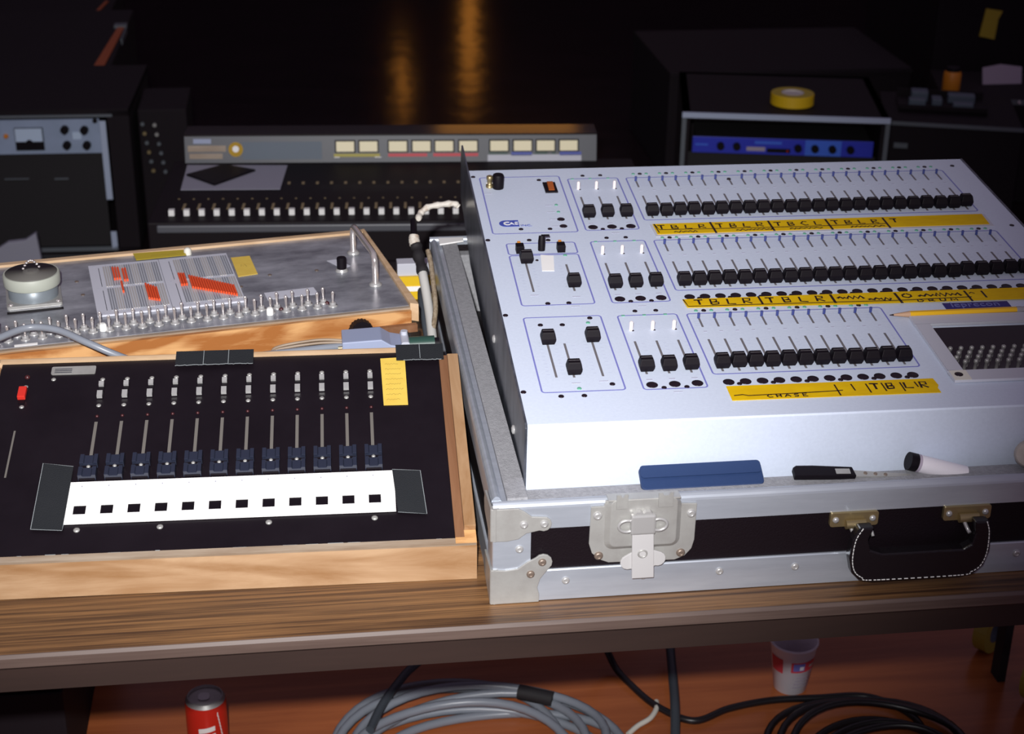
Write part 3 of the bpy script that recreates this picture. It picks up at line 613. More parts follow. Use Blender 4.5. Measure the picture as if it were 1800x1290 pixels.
# foam lining
fz = 0.1125
CP('foam_strip', MB().box(0.0165, 0.0385, 0.0165, LY - 0.017, 0.0105, fz + 0.004), 'foam', bevel=0.001, label='grey foam lining, left')
CP('foam_strip', MB().box(0.0387, LX - 0.0165, 0.0165, 0.0400, 0.0105, fz), 'foam', bevel=0.001, label='grey foam lining, front')
CP('foam_strip', MB().box(LX - 0.038, LX - 0.0165, 0.0402, LY - 0.017, 0.0105, fz), 'foam')
CP('foam_strip', MB().box(0.0387, LX - 0.0385, LY - 0.034, LY - 0.017, 0.0105, fz - 0.012), 'foam')
CP('rim_glint', MB().prism([(0.012, LY - 0.038), (0.048, LY - 0.026), (0.049, LY - 0.012), (0.012, LY - 0.012)], HC - 0.0015, HC + 0.0005), 'white_paper', label='white patch imitating the bright reflection on the back left rim')  # white slab stands in for the bright reflection off the aluminium back rim
# corner plates
def lobe(cx, cz, r, a0, a1, n=7): return [(cx + r * math.cos(a0 + (a1 - a0) * i / n), cz + r * math.sin(a0 + (a1 - a0) * i / n)) for i in range(n + 1)]
top_poly = [(-0.0026, 0.0765), (0.014, 0.0760), (0.026, 0.0780), (0.0345, 0.0845)] + lobe(0.0525, 0.0945, 0.0085, -2.1, 1.7) + [(0.040, 0.1040), (0.033, 0.1100), (0.026, 0.1145), (-0.0026, 0.1150)]
tc = CP('corner_plate', MB().prism(top_poly, -0.0026, -0.0002, 'y'), 'steel_dull', bevel=0.0008, label='upper zinc corner plate')
bot_poly = [(-0.0026, 0.0004), (0.049, 0.0004), (0.0492, 0.010), (0.0470, 0.018), (0.0500, 0.029)] + lobe(0.0525, 0.0485, 0.0100, -0.9, 2.5) + [(0.036, 0.050), (0.026, 0.0425), (0.013, 0.0410), (-0.0026, 0.0425)]
bc = CP('corner_plate', MB().prism(bot_poly, -0.0030, -0.0006, 'y'), 'steel_dull', bevel=0.0008, label='lower zinc corner plate')
for par, z0, z1 in ((tc, 0.0765, 0.1150), (bc, 0.0004, 0.0425)):
    obj('side_leaf', MB().prism([(-0.001, z0), (0.052, z0 + 0.008), (0.056, (z0 + z1) / 2), (0.050, z1 - 0.006), (-0.001, z1)], -0.0030, -0.0008, 'x'), 'steel_dull', par, RC)
    obj('rounded_corner', MB().cyl((0.0016, 0.0016, z0), (0.0016, 0.0016, z1), 0.0046, 16), 'steel_dull', par, RC)
obj('foot', MB().lathe([(0.004, 0), (0.014, 0.0001), (0.014, 0.010), (0.012, 0.013)], 16, (0.014, 0.012, 0.0002)), 'steel_dull', bc, RC)
CV = {}
def rivet(x, z, par, m, y=0.0, s=1.0):
    inst(CV, 'rivet' + ('_' if m == 'rust' else ''), lambda: MB().lathe([(0.0044, 0), (0.0042, 0.0012), (0.0030, 0.0024), (0.0018, 0.0026), (0.0014, 0.0018)], 14, (0, 0, 0), (0, -1, 0)), m, par, RC @ T(x, y, z) @ Matrix.Scale(s, 4)).name = 'rivet'
for x, z in ((0.0317, 0.0954), (0.0529, 0.0951)): rivet(x, z, tc, 'steel', -0.0026)
for x, z in ((0.0516, 0.0492), (0.0395, 0.0355)): rivet(x, z, bc, 'rust', -0.003)
rivet(0.0275, 0.0655, rc, 'steel', -0.0008)
for i in range(9): rivet(0.0774 + i * 0.0831, 0.0238, rc, 'steel', -0.0005)
# latch in its dish
lt = CP('latch', MB().prism([(0.1015, 0.1120), (0.1150, 0.1120), (0.1165, 0.1185), (0.1950, 0.1185), (0.1965, 0.1105), (0.2135, 0.1095), (0.2130, 0.0660), (0.2105, 0.0555), (0.2035, 0.0470), (0.1930, 0.0428), (0.1220, 0.0440), (0.1120, 0.0485), (0.1040, 0.0565), (0.1005, 0.0680)], -0.0030, -0.0006, 'y'), 'steel_dull', bevel=0.0006, label='zinc butterfly latch on a recessed plate')
dish = MB()
r0 = rrect(0.1160, 0.0600, 0.1972, 0.1195, 0.010); r1 = rrect(0.1215, 0.0660, 0.1915, 0.1215, 0.006)
dish.loft([[(x, -0.0030, z) for x, z in r0], [(x, -0.0085, z) for x, z in r1]], True)
obj('raised_box', dish, 'steel_dull', lt, RC, bevel=0.0008)
obj('top_flange', MB().box(0.1185, 0.1945, -0.0083, 0.006, 0.1196, 0.1218), 'steel_dull', lt, RC, bevel=0.0006)
for a, b in ((0.1265, 0.1385), (0.1705, 0.1860)):
    obj('hook_tab', MB().prism([(a, 0.112), (a, 0.1285), (a + 0.004, 0.1285), (a + 0.0055, 0.1255), (b - 0.005, 0.1255), (b - 0.0035, 0.1288), (b, 0.1288), (b, 0.112)], -0.0105, -0.0086, 'y'), 'steel_dull', lt, RC)
obj('bolt_block', MB().box(0.1415, 0.1680, -0.0165, -0.0088, 0.0830, 0.1065), 'steel', lt, RC, bevel=0.0025)
obj('bolt_head', MB().prism([(0.1445, 0.1065), (0.1475, 0.1095), (0.152, 0.1095), (0.1545, 0.1075), (0.157, 0.1095), (0.162, 0.1095), (0.1650, 0.1065)], -0.0150, -0.0088, 'y'), 'steel', lt, RC)
for sx, xx in ((-1, 0.1415), (1, 0.1680)):
    obj('spring_loop', MB().tube([(xx + sx * (0.0035 + 0.0088 * math.cos(t)), -0.0125, 0.0925 + 0.0068 * math.sin(t)) for t in [2 * PI * i / 20 for i in range(20)]], 0.0017, 8, True), 'steel', lt, RC)
obj('strap', MB().prism([(0.1435, 0.0830), (0.1665, 0.0830), (0.1690, 0.0295), (0.1455, 0.0295)], -0.0145, -0.0115, 'y'), 'strap', lt, RC, bevel=0.0008, label='pale pull strap')
wing = [(0.155, 0.066)] + lobe(0.173, 0.0500, 0.0085, 1.1, -1.9) + [(0.155, 0.034)] + lobe(0.1415, 0.0475, 0.0085, -1.2, -4.3)
obj('butterfly', MB().prism(wing, -0.0112, -0.0088, 'y'), 'strap', lt, RC, bevel=0.0006, label='butterfly turn plate')
obj('strap_ring', MB().tube([(0.1555 + 0.0045 * math.cos(t), -0.0146, 0.0595 + 0.0042 * math.sin(t)) for t in [2 * PI * i / 16 for i in range(16)]], 0.0010, 6, True), 'steel_dull', lt, RC)
for x, z, m in ((0.1085, 0.1015, 'steel'), (0.2077, 0.0985, 'steel'), (0.1111, 0.0532, 'rust'), (0.1991, 0.0513, 'rust')): rivet(x, z, lt, m, -0.003, 1.1)
# carrying handle: flat padded loop hanging from two brackets
hx0, hx1 = 0.3775, 0.5330; HZ = 0.0115
def band(o):     # closed outline of the U shaped loop, o = inset
    return [(hx0 + 0.008 + o, 0.0690), (hx0 + 0.0015 + o, 0.0550), (hx0 + o, 0.0320), (hx0 + 0.004 + o, 0.0150 + o * .5), (hx0 + 0.013 + o, 0.0052 + o), (hx0 + 0.028, 0.0015 + o), (hx1 - 0.030, 0.0010 + o),
            (hx1 - 0.014 - o, 0.0045 + o), (hx1 - 0.0045 - o, 0.0140 + o * .5), (hx1 - o, 0.0320), (hx1 - 0.001 - o, 0.0560), (hx1 - 0.005 - o, 0.0690)]
inner = [(hx1 - 0.0205, 0.0690), (hx1 - 0.0185, 0.0545), (hx1 - 0.0210, 0.0415), (hx1 - 0.0300, 0.0362), (hx0 + 0.036, 0.0362), (hx0 + 0.0225, 0.0415), (hx0 + 0.0185, 0.0545), (hx0 + 0.0235, 0.0690)]
HUP = lambda pts: [(a, b + HZ) for a, b in pts]
hn = CP('carrying_handle', MB().prism(HUP(band(0) + inner), -0.0240, -0.0110, 'y'), 'leather', bevel=0.0022, seg=3, label='black stitched leather handle')
sti = MB(); path = spline([(a, -0.0246, b) for a, b in HUP(band(0.0032))], 16)
run = 0.0; cur = [path[0]]
for k_ in range(1, len(path)):
    run += (path[k_] - path[k_ - 1]).length; cur.append(path[k_])
    if run > 0.0034:
        sti.tube([cur[0], cur[-1]] if (cur[-1] - cur[0]).length < 0.0042 else [cur[0], cur[0].lerp(cur[-1], .7)], 0.0006, 5)
        cur = [path[k_].copy()]; run = -0.0014
        while run < 0 and k_ < len(path) - 1 and (path[k_ + 1] - path[k_]).length < -run: break
        cur = [path[k_] + (path[min(k_ + 1, len(path) - 1)] - path[k_]).normalized() * 0.0014]; run = 0.0
obj('stitching', sti, 'whitecap', hn, RC, kind='stuff', label='white stitching')
for bx in (0.3597, 0.4851):
    br = CP('handle_bracket', MB().prism(rrect(bx, 0.0712, bx + 0.0530, 0.0882, 0.003), -0.0030, 0.0022, 'y'), 'brass', bevel=0.0006, label='tarnished handle bracket')
    obj('hinge_barrel', MB().cyl((bx + 0.016, -0.0065, 0.0760), (bx + 0.0375, -0.0065, 0.0760), 0.0052, 12), 'brass', br, RC)
    obj('swivel_hook', MB().tube(spline([(bx + 0.021, -0.0075, 0.0745), (bx + 0.0245, -0.0125, 0.066), (bx + 0.026, -0.0165, 0.0630)], 5), 0.0022, 8), 'steel', br, RC)
    obj('swivel_hook', MB().tube(spline([(bx + 0.041, -0.0075, 0.0745), (bx + 0.0435, -0.0125, 0.069), (bx + 0.0440, -0.0160, 0.0655)], 5), 0.0018, 8), 'steel', br, RC)
    for dx in (0.006, 0.0465):
        obj('bracket_rivet', MB().lathe([(0.0036, 0), (0.003, 0.0018), (0.0012, 0.0024)], 12, (bx + dx, -0.0030, 0.0800), (0, -1, 0)), 'steel', br, RC)

# ------------------------------------------------------------------ lighting console in the case
KAP, TH = -0.0152, 0.0819
OC = V((0.2254, 2.1567, TZ + 0.2367))
MC = T(*OC) @ RZ(KAP) @ RX(TH)                # x = u to the right, y = -v up the slope, z = normal
PW, PL = 0.7226, 0.6885
co = thing('lighting_console', 'large silver-grey lighting console with three rows of black faders, tilted in the road case', 'console', T(0.2254, 1.47, TZ + 0.09) @ RZ(KAP))
def CC(name, mb, m, par=None, off=I4, **k): return obj(name, mb, m, par or co, MC @ off, **k)
wu0, wu1, wv0, wv1 = 0.4986, 0.7000, 0.5060, 0.6165                   # window opening
tp = MB()
tp.box(0.0006, PW - 0.0006, -wv0, 0, -0.0022, 0); tp.box(0.0006, PW - 0.0006, -PL + 0.001, -wv1, -0.0022, 0)
tp.box(0.0006, wu0, -wv1, -wv0, -0.0022, 0); tp.box(wu1, PW - 0.0006, -wv1, -wv0, -0.0022, 0)
CC('top_panel', tp, 'console', label='silver-grey top panel')
CC('front_fascia', MB().prism([(-PL, 0.0), (-PL + 0.0009, 0.0), (-PL + 0.0009, -0.088), (-PL - 0.0012, -0.088), (-PL - 0.0012, -0.002)], 0.0006, PW - 0.0006, 'x'), 'console', label='silver-grey front fascia')
cheek = [(-PL - 0.0012, -0.004), (-PL + 0.004, 0.0008), (0.096, 0.0008), (0.104, -0.012), (0.104, -0.085), (0.01, -0.100), (-0.06, -0.118), (-PL + 0.004, -0.110), (-PL - 0.0012, -0.100)]
cheek2 = [(-PL - 0.0012, -0.004), (-PL + 0.004, 0.0008), (0.0, 0.0008), (0.0, -0.085), (-0.06, -0.118), (-PL + 0.004, -0.110), (-PL - 0.0012, -0.100)]
sc = CC('side_cheek', MB().prism(cheek, -0.0022, 0.0003, 'x'), 'console_side', bevel=0.0006, label='dark steel side plate, left')
CC('side_cheek', MB().prism(cheek2, PW - 0.0003, PW + 0.0022, 'x'), 'console_side', label='dark steel side plate, right')
CC('rear_bay', MB().box(0.0008, PW - 0.0008, 0.0002, 0.070, -0.085, -0.055), 'black_matte')
CC('back_skin', MB().box(0.0008, PW - 0.0008, -0.0022, -0.0003, -0.085, -0.0023), 'black_matte')
CC('under_tray', MB().box(0.0008, PW - 0.0008, -PL + 0.004, -0.06, -0.108, -0.106), 'console_side')
for y, n in ((-0.389, -0.0600), (-0.60, -0.060)):
    obj('side_bolt', MB().lathe([(0.0055, 0), (0.005, 0.0020), (0.0024, 0.0030)], 12, (-0.0022, y, n), (-1, 0, 0)), 'steel', sc, MC)
# printed outlines
def frame(u0, v0, u1, v1, r=0.004, wd=0.0019):
    CC('printed_outline', MB().ribbon([(a, b) for a, b in rrect(u0, -v1, u1, -v0, r)], wd, 0.0, 0.0003, True), 'printblue')
RV = (0.1040, 0.3120, 0.5182)                    # slot tops of the three rows
frame(0.0127, 0.0275, 0.1247, 0.2150)
frame(0.0264, 0.2462, 0.1149, 0.2790); frame(0.0264, 0.2820, 0.1145, 0.4200); frame(0.0242, 0.4508, 0.1158, 0.6245)
FU1 = (0.6801, 0.6801, 0.4554); NF = (24, 24, 12)
for r in range(3):
    v = RV[r]
    frame(0.1356, v - 0.0650, 0.2065, v + 0.1080)
    frame(0.2185, v - 0.0640, FU1[r], v + 0.0805)
    pal = MB()
    for k in range(6): pal.ribbon([(0.223, -(v - 0.056 + k * 0.0042)), (FU1[r] - 0.006, -(v - 0.056 + k * 0.0042))], 0.0006, 0.0, 0.0002)
    for k in range(NF[r]):
        u = 0.231 + 0.019 * k
        pal.box(u - 0.0015, u + 0.0025, -(v - 0.0205), -(v - 0.0180), 0.0, 0.0002)
        for j in range(6): pal.ribbon([(u + 0.0055, -(v + 0.006 + j * 0.0075)), (u + 0.0085, -(v + 0.006 + j * 0.0075))], 0.0006, 0.0, 0.0002)
    for k in range(3):
        u = 0.1451 + 0.02525 * k
        pal.box(u - 0.003, u + 0.004, -(v + 0.0880), -(v + 0.0850), 0.0, 0.0002)
        for j in range(7): pal.ribbon([(u + 0.007, -(v + 0.004 + j * 0.0085)), (u + 0.011, -(v + 0.004 + j * 0.0085))], 0.0006, 0.0, 0.0002)
    CC('printed_scale', pal, 'printpale', kind='stuff')
pal = MB()
for u, v0, n in ((0.0360, 0.304, 10), (0.0530, 0.304, 10), (0.0870, 0.315, 8), (0.036, 0.512, 10), (0.053, 0.512, 10), (0.073, 0.522, 9), (0.105, 0.512, 10), (0.0875, 0.512, 10)):
    for j in range(n): pal.ribbon([(u - 0.002, -(v0 + j * 0.0082)), (u + 0.002, -(v0 + j * 0.0082))], 0.0006, 0.0, 0.0002)
for u, v in ((0.045, 0.393), (0.095, 0.40), (0.064, 0.606), (0.095, 0.604), (0.0975, 0.128), (0.0975, 0.150), (0.0975, 0.1735), (0.0975, 0.1955), (0.104, 0.0375), (0.019, 0.0825), (0.09, 0.425), (0.17, 0.43), (0.172, 0.633), (0.173, 0.2215)):
    pal.box(u - 0.005, u + 0.005, -v - 0.0012, -v + 0.0012, 0.0, 0.0002)
CC('printed_scale', pal, 'printpale', kind='stuff')
# faders
CK = {}
def cap_mesh():
    mb = MB()
    # (z, half width, y front, y back): flared middle, narrower foot and top
    rings = []
    for z, hw, yf, yk in ((0.0008, 0.0070, -0.0058, 0.0058), (0.0060, 0.0083, -0.0072, 0.0072), (0.0085, 0.0084, -0.0072, 0.0072), (0.0150, 0.0070, -0.0052, 0.0056), (0.0162, 0.0064, -0.0044, 0.0048)):
        rings.append([(-hw, yf, z), (hw, yf, z), (hw, yk, z), (-hw, yk, z)])
    return mb.loft(rings, True)
def fader(u, vtop, vbot, vcap, jit=0.0):
    """slot from vtop to vbot, cap whose front foot is at vcap"""
    inst(CK, 'fader_slot', lambda: MB().box(-0.0013, 0.0013, -1.0, 0.0, 0.0, 0.00035), 'slot', co, MC @ T(u, -vtop, 0) @ Matrix.Diagonal((1, vbot - vtop, 1, 1)))
    c = inst(CK, 'fader_cap', cap_mesh, 'black', co, MC @ T(u + 0.0008, -(vcap + jit) + 0.0058, 0), bevel=0.0008)
    inst(CK, 'index_line', lambda: MB().box(-0.0064, 0.0064, 0.0000, 0.0008, 0.0162, 0.01632), 'slot', c, MC @ T(u + 0.0008, -(vcap + jit) + 0.0058, 0))
def button(u, v, r, m='hole', name='push_button', h=0.0012):
    inst(CK, name + m, lambda: MB().lathe([(1.0, 0.0), (1.0, 0.35), (0.86, 0.8), (0.5, 1.0)], 18), m, co, MC @ T(u, -v, 0) @ Matrix.Diagonal((r, r, h, 1))).name = name
def peg(u, v, m, r, h, name):
    inst(CK, name + m, lambda: MB().lathe([(r, 0), (r, h * 0.86), (r * 0.6, h)], 10), m, co, MC @ T(u, -v, 0)).name = name
for r in range(3):
    v = RV[r]
    for k in range(3):
        u = 0.1451 + 0.02525 * k
        fader(u, v - 0.0012, v + 0.0745, v + 0.0702, random.uniform(-.001, .001))
        peg(u + 0.0006, v - 0.0290, 'pegwhite', 0.0023, 0.0115, 'bump_lever')
        button(u + 0.0025, v - 0.0275, 0.0016, 'hole', 'lever_slot', 0.0005)
        CC('lamp_lens', MB().box(u - 0.0045, u - 0.0005, -(v - 0.0635), -(v - 0.0665) - 0.0006, 0.0, 0.0008), 'green')
        button(u + 0.0012, v + 0.0982, 0.0065)
    for du in (0.0132, 0.0385): button(0.1451 + du, v + 0.1052, 0.0030, 'hole', 'screw')
    for du in (0.0136, 0.0388): button(0.1451 + du, v - 0.0755, 0.0030, 'hole', 'screw')
    for k in range(NF[r]):
        u = 0.231 + 0.019 * k
        j = random.uniform(-.0012, .0012)
        if r == 1 and k > 18: j -= 0.004
        if r == 0 and k == 23: j -= 0.003
        fader(u, v, v + 0.0745, v + 0.0698, j)
        inst(CK, 'short_slot', lambda: MB().box(-0.0012, 0.0012, -0.022, 0.0, 0.0, 0.00035), 'slot', co, MC @ T(u, -(v - 0.0522), 0)).name = 'lever_slot'
        if r == 0 and k == 7: button(u - 0.0005, v - 0.050, 0.003, 'hole', 'screw', 0.002)
        else: inst(CK, 'select_lever', lambda: MB().prism(rrect(-0.0016, -0.0011, 0.0016, 0.0011, 0.0007, 2), 0, 0.0068), 'pegblue', co, MC @ T(u - 0.0004, -(v - 0.0525), 0) @ RX(-0.1))
        if r > 0: button(u + 0.0007, v + 0.0985, 0.0065)
    for k in range(NF[r] // 2):
        u = 0.2410 + 0.0380 * k
        button(u, v - 0.0712 if r != 0 else 0.0265, 0.0030, 'hole', 'screw')
        for du in (-0.0095, 0.0092): button(u + du, v - 0.0712 if r != 0 else 0.0265, 0.0024, 'green', 'indicator_lamp')
        button(u + 0.0018, v + 0.1030, 0.0030, 'hole', 'screw')
# master sections
sw_ = CC('power_switch', MB().box(0.0985, 0.1160, -0.0862, -0.0520, 0.0, 0.0022), 'black', bevel=0.0005, label='black-framed power switch with orange rocker')
obj('rocker', MB().prism([(-0.0815, 0.0022), (-0.0815, 0.0030), (-0.060, 0.0062), (-0.0575, 0.0055), (-0.0575, 0.0022)], 0.1038, 0.1118, 'x'), 'orange', sw_, MC, label='orange rocker')
kn = CC('lamp_socket', MB().lathe([(0.0075, 0), (0.0078, 0.0015), (0.0078, 0.0185), (0.0070, 0.0200)], 24, (0.0352, -0.0640, 0)), 'black', label='black knob at the top left corner')
gn = CC('lamp_plug', MB().lathe([(0.0052, 0), (0.0052, 0.003), (0.0036, 0.0035), (0.0036, 0.011), (0.0045, 0.0115), (0.0045, 0.016), (0.003, 0.017)], 14, (0.0238, -0.0600, 0)), 'brass', label='metal bayonet plug')
obj('bayonet_pin', MB().cyl((0.0185, -0.0600, 0.006), (0.0290, -0.0600, 0.006), 0.0012, 8), 'steel', gn, MC)
button(0.1077, 0.1273, 0.0024, 'green', 'indicator_lamp'); button(0.1075, 0.1505, 0.0024, 'green', 'indicator_lamp')
button(0.1076, 0.1742, 0.0052); button(0.1079, 0.1962, 0.0052)
for u, v in ((0.0951, 0.0404), (0.0509, 0.2023), (0.0890, 0.2039), (0.0580, 0.4159), (0.0834, 0.4161), (0.0575, 0.2367), (0.0819, 0.2383), (0.0421, 0.4697), (0.0677, 0.4709), (0.1024, 0.4563), (0.1032, 0.6114), (0.0437, 0.6334), (0.0689, 0.6338),
             (0.0042, 0.0235), (0.0042, 0.2335), (0.0042, 0.4426), (0.0042, 0.6214), (0.7010, 0.0250), (0.7080, 0.2335)): button(u, v, 0.0032, 'hole', 'screw')
for u, v in ((0.0657, 0.6183), (0.0985, 0.4680), (0.0975, 0.2845)): button(u, v, 0.0026, 'green', 'indicator_lamp')
fader(0.0450, 0.2780, 0.3840, 0.3071); fader(0.0951, 0.3110, 0.3850, 0.3770)
fader(0.0443, 0.4900, 0.5925, 0.5190); fader(0.0638, 0.5160, 0.5940, 0.5899); fader(0.0960, 0.4880, 0.5935, 0.5168)
for u in (0.0412, 0.0940):
    t_ = CC('slide_switch', MB().box(u - 0.0050, u + 0.0050, -0.2765, -0.2640, 0.0, 0.0100), 'black', bevel=0.0006)
    obj('amber_tip', MB().box(u - 0.0020, u + 0.0020, -0.2600, -0.2560, 0.0, 0.0085), 'amber', t_, MC)
CC('key_lever', MB().tube([(0.0695, -0.2675, 0.0), (0.0695, -0.2660, 0.012), (0.0700, -0.2640, 0.0185)], [0.0046, 0.0046, 0.0040], 12).box(0.0695, 0.0800, -0.262, -0.259, 0.0165, 0.0182), 'black', label='black key lever')
CC('white_sticker', MB().prism([(0.0664, -0.2822), (0.0827, -0.2852), (0.0777, -0.3290), (0.0624, -0.3280)], 0.0003, 0.0007), 'white_paper', label='blank white sticker')
button(0.0600, 0.297, 0.002, 'hole', 'screw')
# maker's emblem
em = CC('emblem', MB().prism([(0.0500, -0.1738), (0.0500, -0.1778), (0.0455, -0.1778), (0.0455, -0.1795), (0.0500, -0.1795), (0.0500, -0.1935), (0.0330, -0.1935)] + [(0.0330 + 0.0090 * math.cos(t), -0.18365 + 0.00985 * math.sin(t)) for t in [1.5 * PI - PI * i / 10 for i in range(11)]] + [(0.034, -0.1738)], 0.0002, 0.0005), 'logoblue', label='blue rounded maker emblem')
ring = MB().prism([(0.0352 + 0.0055 * math.cos(t), -0.1838 + 0.0055 * math.sin(t)) for t in [PI * 0.30 + PI * 1.4 * i / 12 for i in range(13)]] + [(0.0352 + 0.0030 * math.cos(t), -0.1838 + 0.0030 * math.sin(t)) for t in [PI * 1.7 - PI * 1.4 * i / 12 for i in range(13)]], 0.0005, 0.0008)
obj('emblem_letters', ring, 'whitecap', em, MC)
letters('AE', 0.0105, 'whitecap', em, MC @ T(0.0370, -0.1880, 0.0007), 'emblem_letters')
letters('INC.', 0.0078, 'logoblue', em, MC @ T(0.0515, -0.1935, 0.0004), 'emblem_letters')
bs = CC('brand_strip', MB().box(0.5338, 0.6155, -0.4655, -0.4500, 0.0003, 0.0008), 'stripblue', label='dark blue maker strip')
letters('leprecon', 0.0165, 'logo_pale', bs, MC @ T(0.5420, -0.4610, 0.0010), 'strip_letters', xs=1.05)
# yellow tape strips with hand lettering
bk = CC('backing_strip', MB().prism([(0.2225, -0.1995), (0.2238, -0.2380), (0.6830, -0.2345), (0.6840, -0.1960)], 0.0003, 0.0008), 'matrix', label='clear plastic backing under the rear tape')
t1 = CC('tape_strip', MB().prism([(0.2262, -0.1998), (0.2268, -0.2322), (0.6785, -0.2294), (0.6799, -0.1965)], 0.0009, 0.0014), 'yellow_tape', label='yellow tape strip lettered in marker, rear row')
t2 = CC('tape_strip', MB().prism([(0.2205, -0.4200), (0.2222, -0.4412), (0.4200, -0.4470), (0.6900, -0.4480), (0.7000, -0.4180), (0.4000, -0.4190)], 0.0016, 0.0022), 'yellow_tape', label='yellow tape strip lettered in marker, middle row')
t3 = CC('tape_strip', MB().prism([(0.2264, -0.6267), (0.2262, -0.6571), (0.4588, -0.6575), (0.4584, -0.6480), (0.4612, -0.6420), (0.4600, -0.6271)], 0.0004, 0.0010), 'yellow_tape', label='yellow tape strip lettered in marker, front row')
ink = MB(); z = 0.0014
seq = ['TBLR', 'TBLR', 'TBCL', 'TBLR']
for g_, word in enumerate(seq):
    for i_, c_ in enumerate(word): hand(ink, c_, 0.2310 + g_ * 0.0785 + i_ * 0.0182, -0.2175, 0.0098, 0.0118, 0.0025, z)
    hand(ink, '|', 0.3010 + g_ * 0.0785, -0.2275, 0.006, 0.022, 0.0030, z)
hand(ink, 'T', 0.2310 + 4 * 0.0785 + 0.003, -0.2165, 0.0095, 0.0115, 0.0026, z)
ink.ribbon([(0.2278, -0.2010), (0.2320, -0.2190), (0.3300, -0.2205), (0.4300, -0.2215), (0.5400, -0.2195)], 0.0019, z)
ink.ribbon([(0.2278, -0.2010), (0.2300, -0.2280)], 0.0016, z)
for a, b in ((0.250, 0.282), (0.333, 0.385), (0.405, 0.452), (0.488, 0.535)): scrawl(ink, a, b, -0.2290, 0.0055, 0.0024, z)
obj('marker_lettering', ink, 'ink', t1, MC)
ink = MB(); z = 0.0022
for i_, c_ in enumerate('TBLR'): hand(ink, c_, 0.2330 + i_ * 0.0200, -0.4365, 0.0110, 0.0130, 0.0027, z)
hand(ink, '|', 0.3110, -0.4370, 0.006, 0.014, 0.0028, z)
for i_, c_ in enumerate('TBLR'): hand(ink, c_, 0.3210 + i_ * 0.0205, -0.4370, 0.0110, 0.0132, 0.0027, z)
hand(ink, '|', 0.4000, -0.4400, 0.006, 0.016, 0.0034, z)
scrawl(ink, 0.409, 0.445, -0.4345, 0.0090, 0.0036, z, 0.0034); scrawl(ink, 0.446, 0.478, -0.4420, 0.0120, 0.0036, z, 0.0034)
hand(ink, '|', 0.4800, -0.4450, 0.007, 0.018, 0.0034, z)
hand(ink, 'O', 0.4900, -0.4360, 0.012, 0.0110, 0.0026, z); scrawl(ink, 0.510, 0.565, -0.4360, 0.0100, 0.0036, z, 0.0034)
hand(ink, '|', 0.5680, -0.4450, 0.007, 0.018, 0.0028, z); scrawl(ink, 0.575, 0.586, -0.4330, 0.008, 0.0018, z, 0.0035); hand(ink, '|', 0.5890, -0.4390, 0.007, 0.012, 0.0026, z)
for i_, c_ in enumerate('DRUM'): hand(ink, c_, 0.5050 + i_ * 0.0140, -0.4475, 0.0078, 0.0062, 0.0020, z)
ink.ribbon([(0.2212, -0.4210), (0.2240, -0.4395), (0.3000, -0.4400), (0.4000, -0.4410), (0.4800, -0.4420), (0.5750, -0.4390)], 0.0018, z)
obj('marker_lettering', ink, 'ink', t2, MC)
ink = MB(); z = 0.0010
ink.ribbon([(0.2300, -0.6478), (0.2400, -0.6465), (0.2460, -0.6490), (0.2900, -0.6480), (0.3450, -0.6462), (0.3520, -0.6455)], 0.0018, z)
for i_, c_ in enumerate('CHASE'): hand(ink, c_, 0.2660 + i_ * 0.0098, -0.6545, 0.0062, 0.0058, 0.0018, z)
for x_, h_ in ((0.3430, 0.019), (0.3620, 0.0120), (0.3780, 0.017), (0.3960, 0.0150), (0.4170, 0.0160), (0.4340, 0.0100)): hand(ink, '|', x_, -0.6330 - h_, 0.006, h_ * 0.8, 0.0018, z)
for i_, c_ in enumerate('TBLR'): hand(ink, c_, 0.3850 + i_ * 0.0175 + (0.003 if i_ > 1 else 0), -0.6465, 0.0095, 0.0125, 0.0026, z)
obj('marker_lettering', ink, 'ink', t3, MC)
# matrix window: sunken well with pins under a clear cover
wl = MB()
d = -0.030
wl.box(wu0, wu1, -wv1, -wv0, d - 0.002, d); wl.box(wu0 - 0.002, wu0, -wv1, -wv0, d, -0.0023); wl.box(wu1, wu1 + 0.002, -wv1, -wv0, d, -0.0023)
wl.box(wu0, wu1, -wv0, -wv0 + 0.002, d, -0.0023); wl.box(wu0, wu1, -wv1 - 0.002, -wv1, d, -0.0023)
well = CC('patch_well', wl, 'hole', label='dark sunken patch window with rows of white pins')
for r in range(4):
    for k in range(15):
        u = wu0 + 0.007 + k * 0.0130 + (0.0065 if r % 2 else 0.0)
        if u < wu1 - 0.004: inst(CK, 'patch_pin', lambda: MB().lathe([(0.0021, 0), (0.0021, 0.010), (0.0028, 0.0105), (0.0028, 0.0135), (0.0016, 0.0145)], 8), 'steel_dull', well, MC @ T(u, -(0.5290 + r * 0.0105), d))
cv = MB()
o0, o1, q0, q1 = 0.4808, 0.7180, 0.4845, 0.6388
cv.box(o0, o1, -wv0, -q0, 0.0006, 0.0040); cv.box(o0, o1, -q1, -wv1, 0.0006, 0.0040); cv.box(o0, wu0, -wv1, -wv0, 0.0006, 0.0040); cv.box(wu1, o1, -wv1, -wv0, 0.0006, 0.0040)
wf = CC('window_bezel', cv, 'matrix', bevel=0.0006, label='pale clear-plastic window surround')
obj('cover_pane', MB().box(wu0, wu1, -wv1, -wv0, 0.0020, 0.0030), 'acrylic', wf, MC)
obj('bezel_screw', MB().lathe([(0.0048, 0.004), (0.0048, 0.0048), (0.002, 0.0054)], 12, (0.4895, -0.6265, 0)), 'hole', wf, MC)
obj('corner_smudge', MB().box(o0 + 0.0005, wu0 + 0.002, -q1 + 0.0005, -wv1 - 0.001, 0.0041, 0.0044), 'cream_paper', wf, MC)
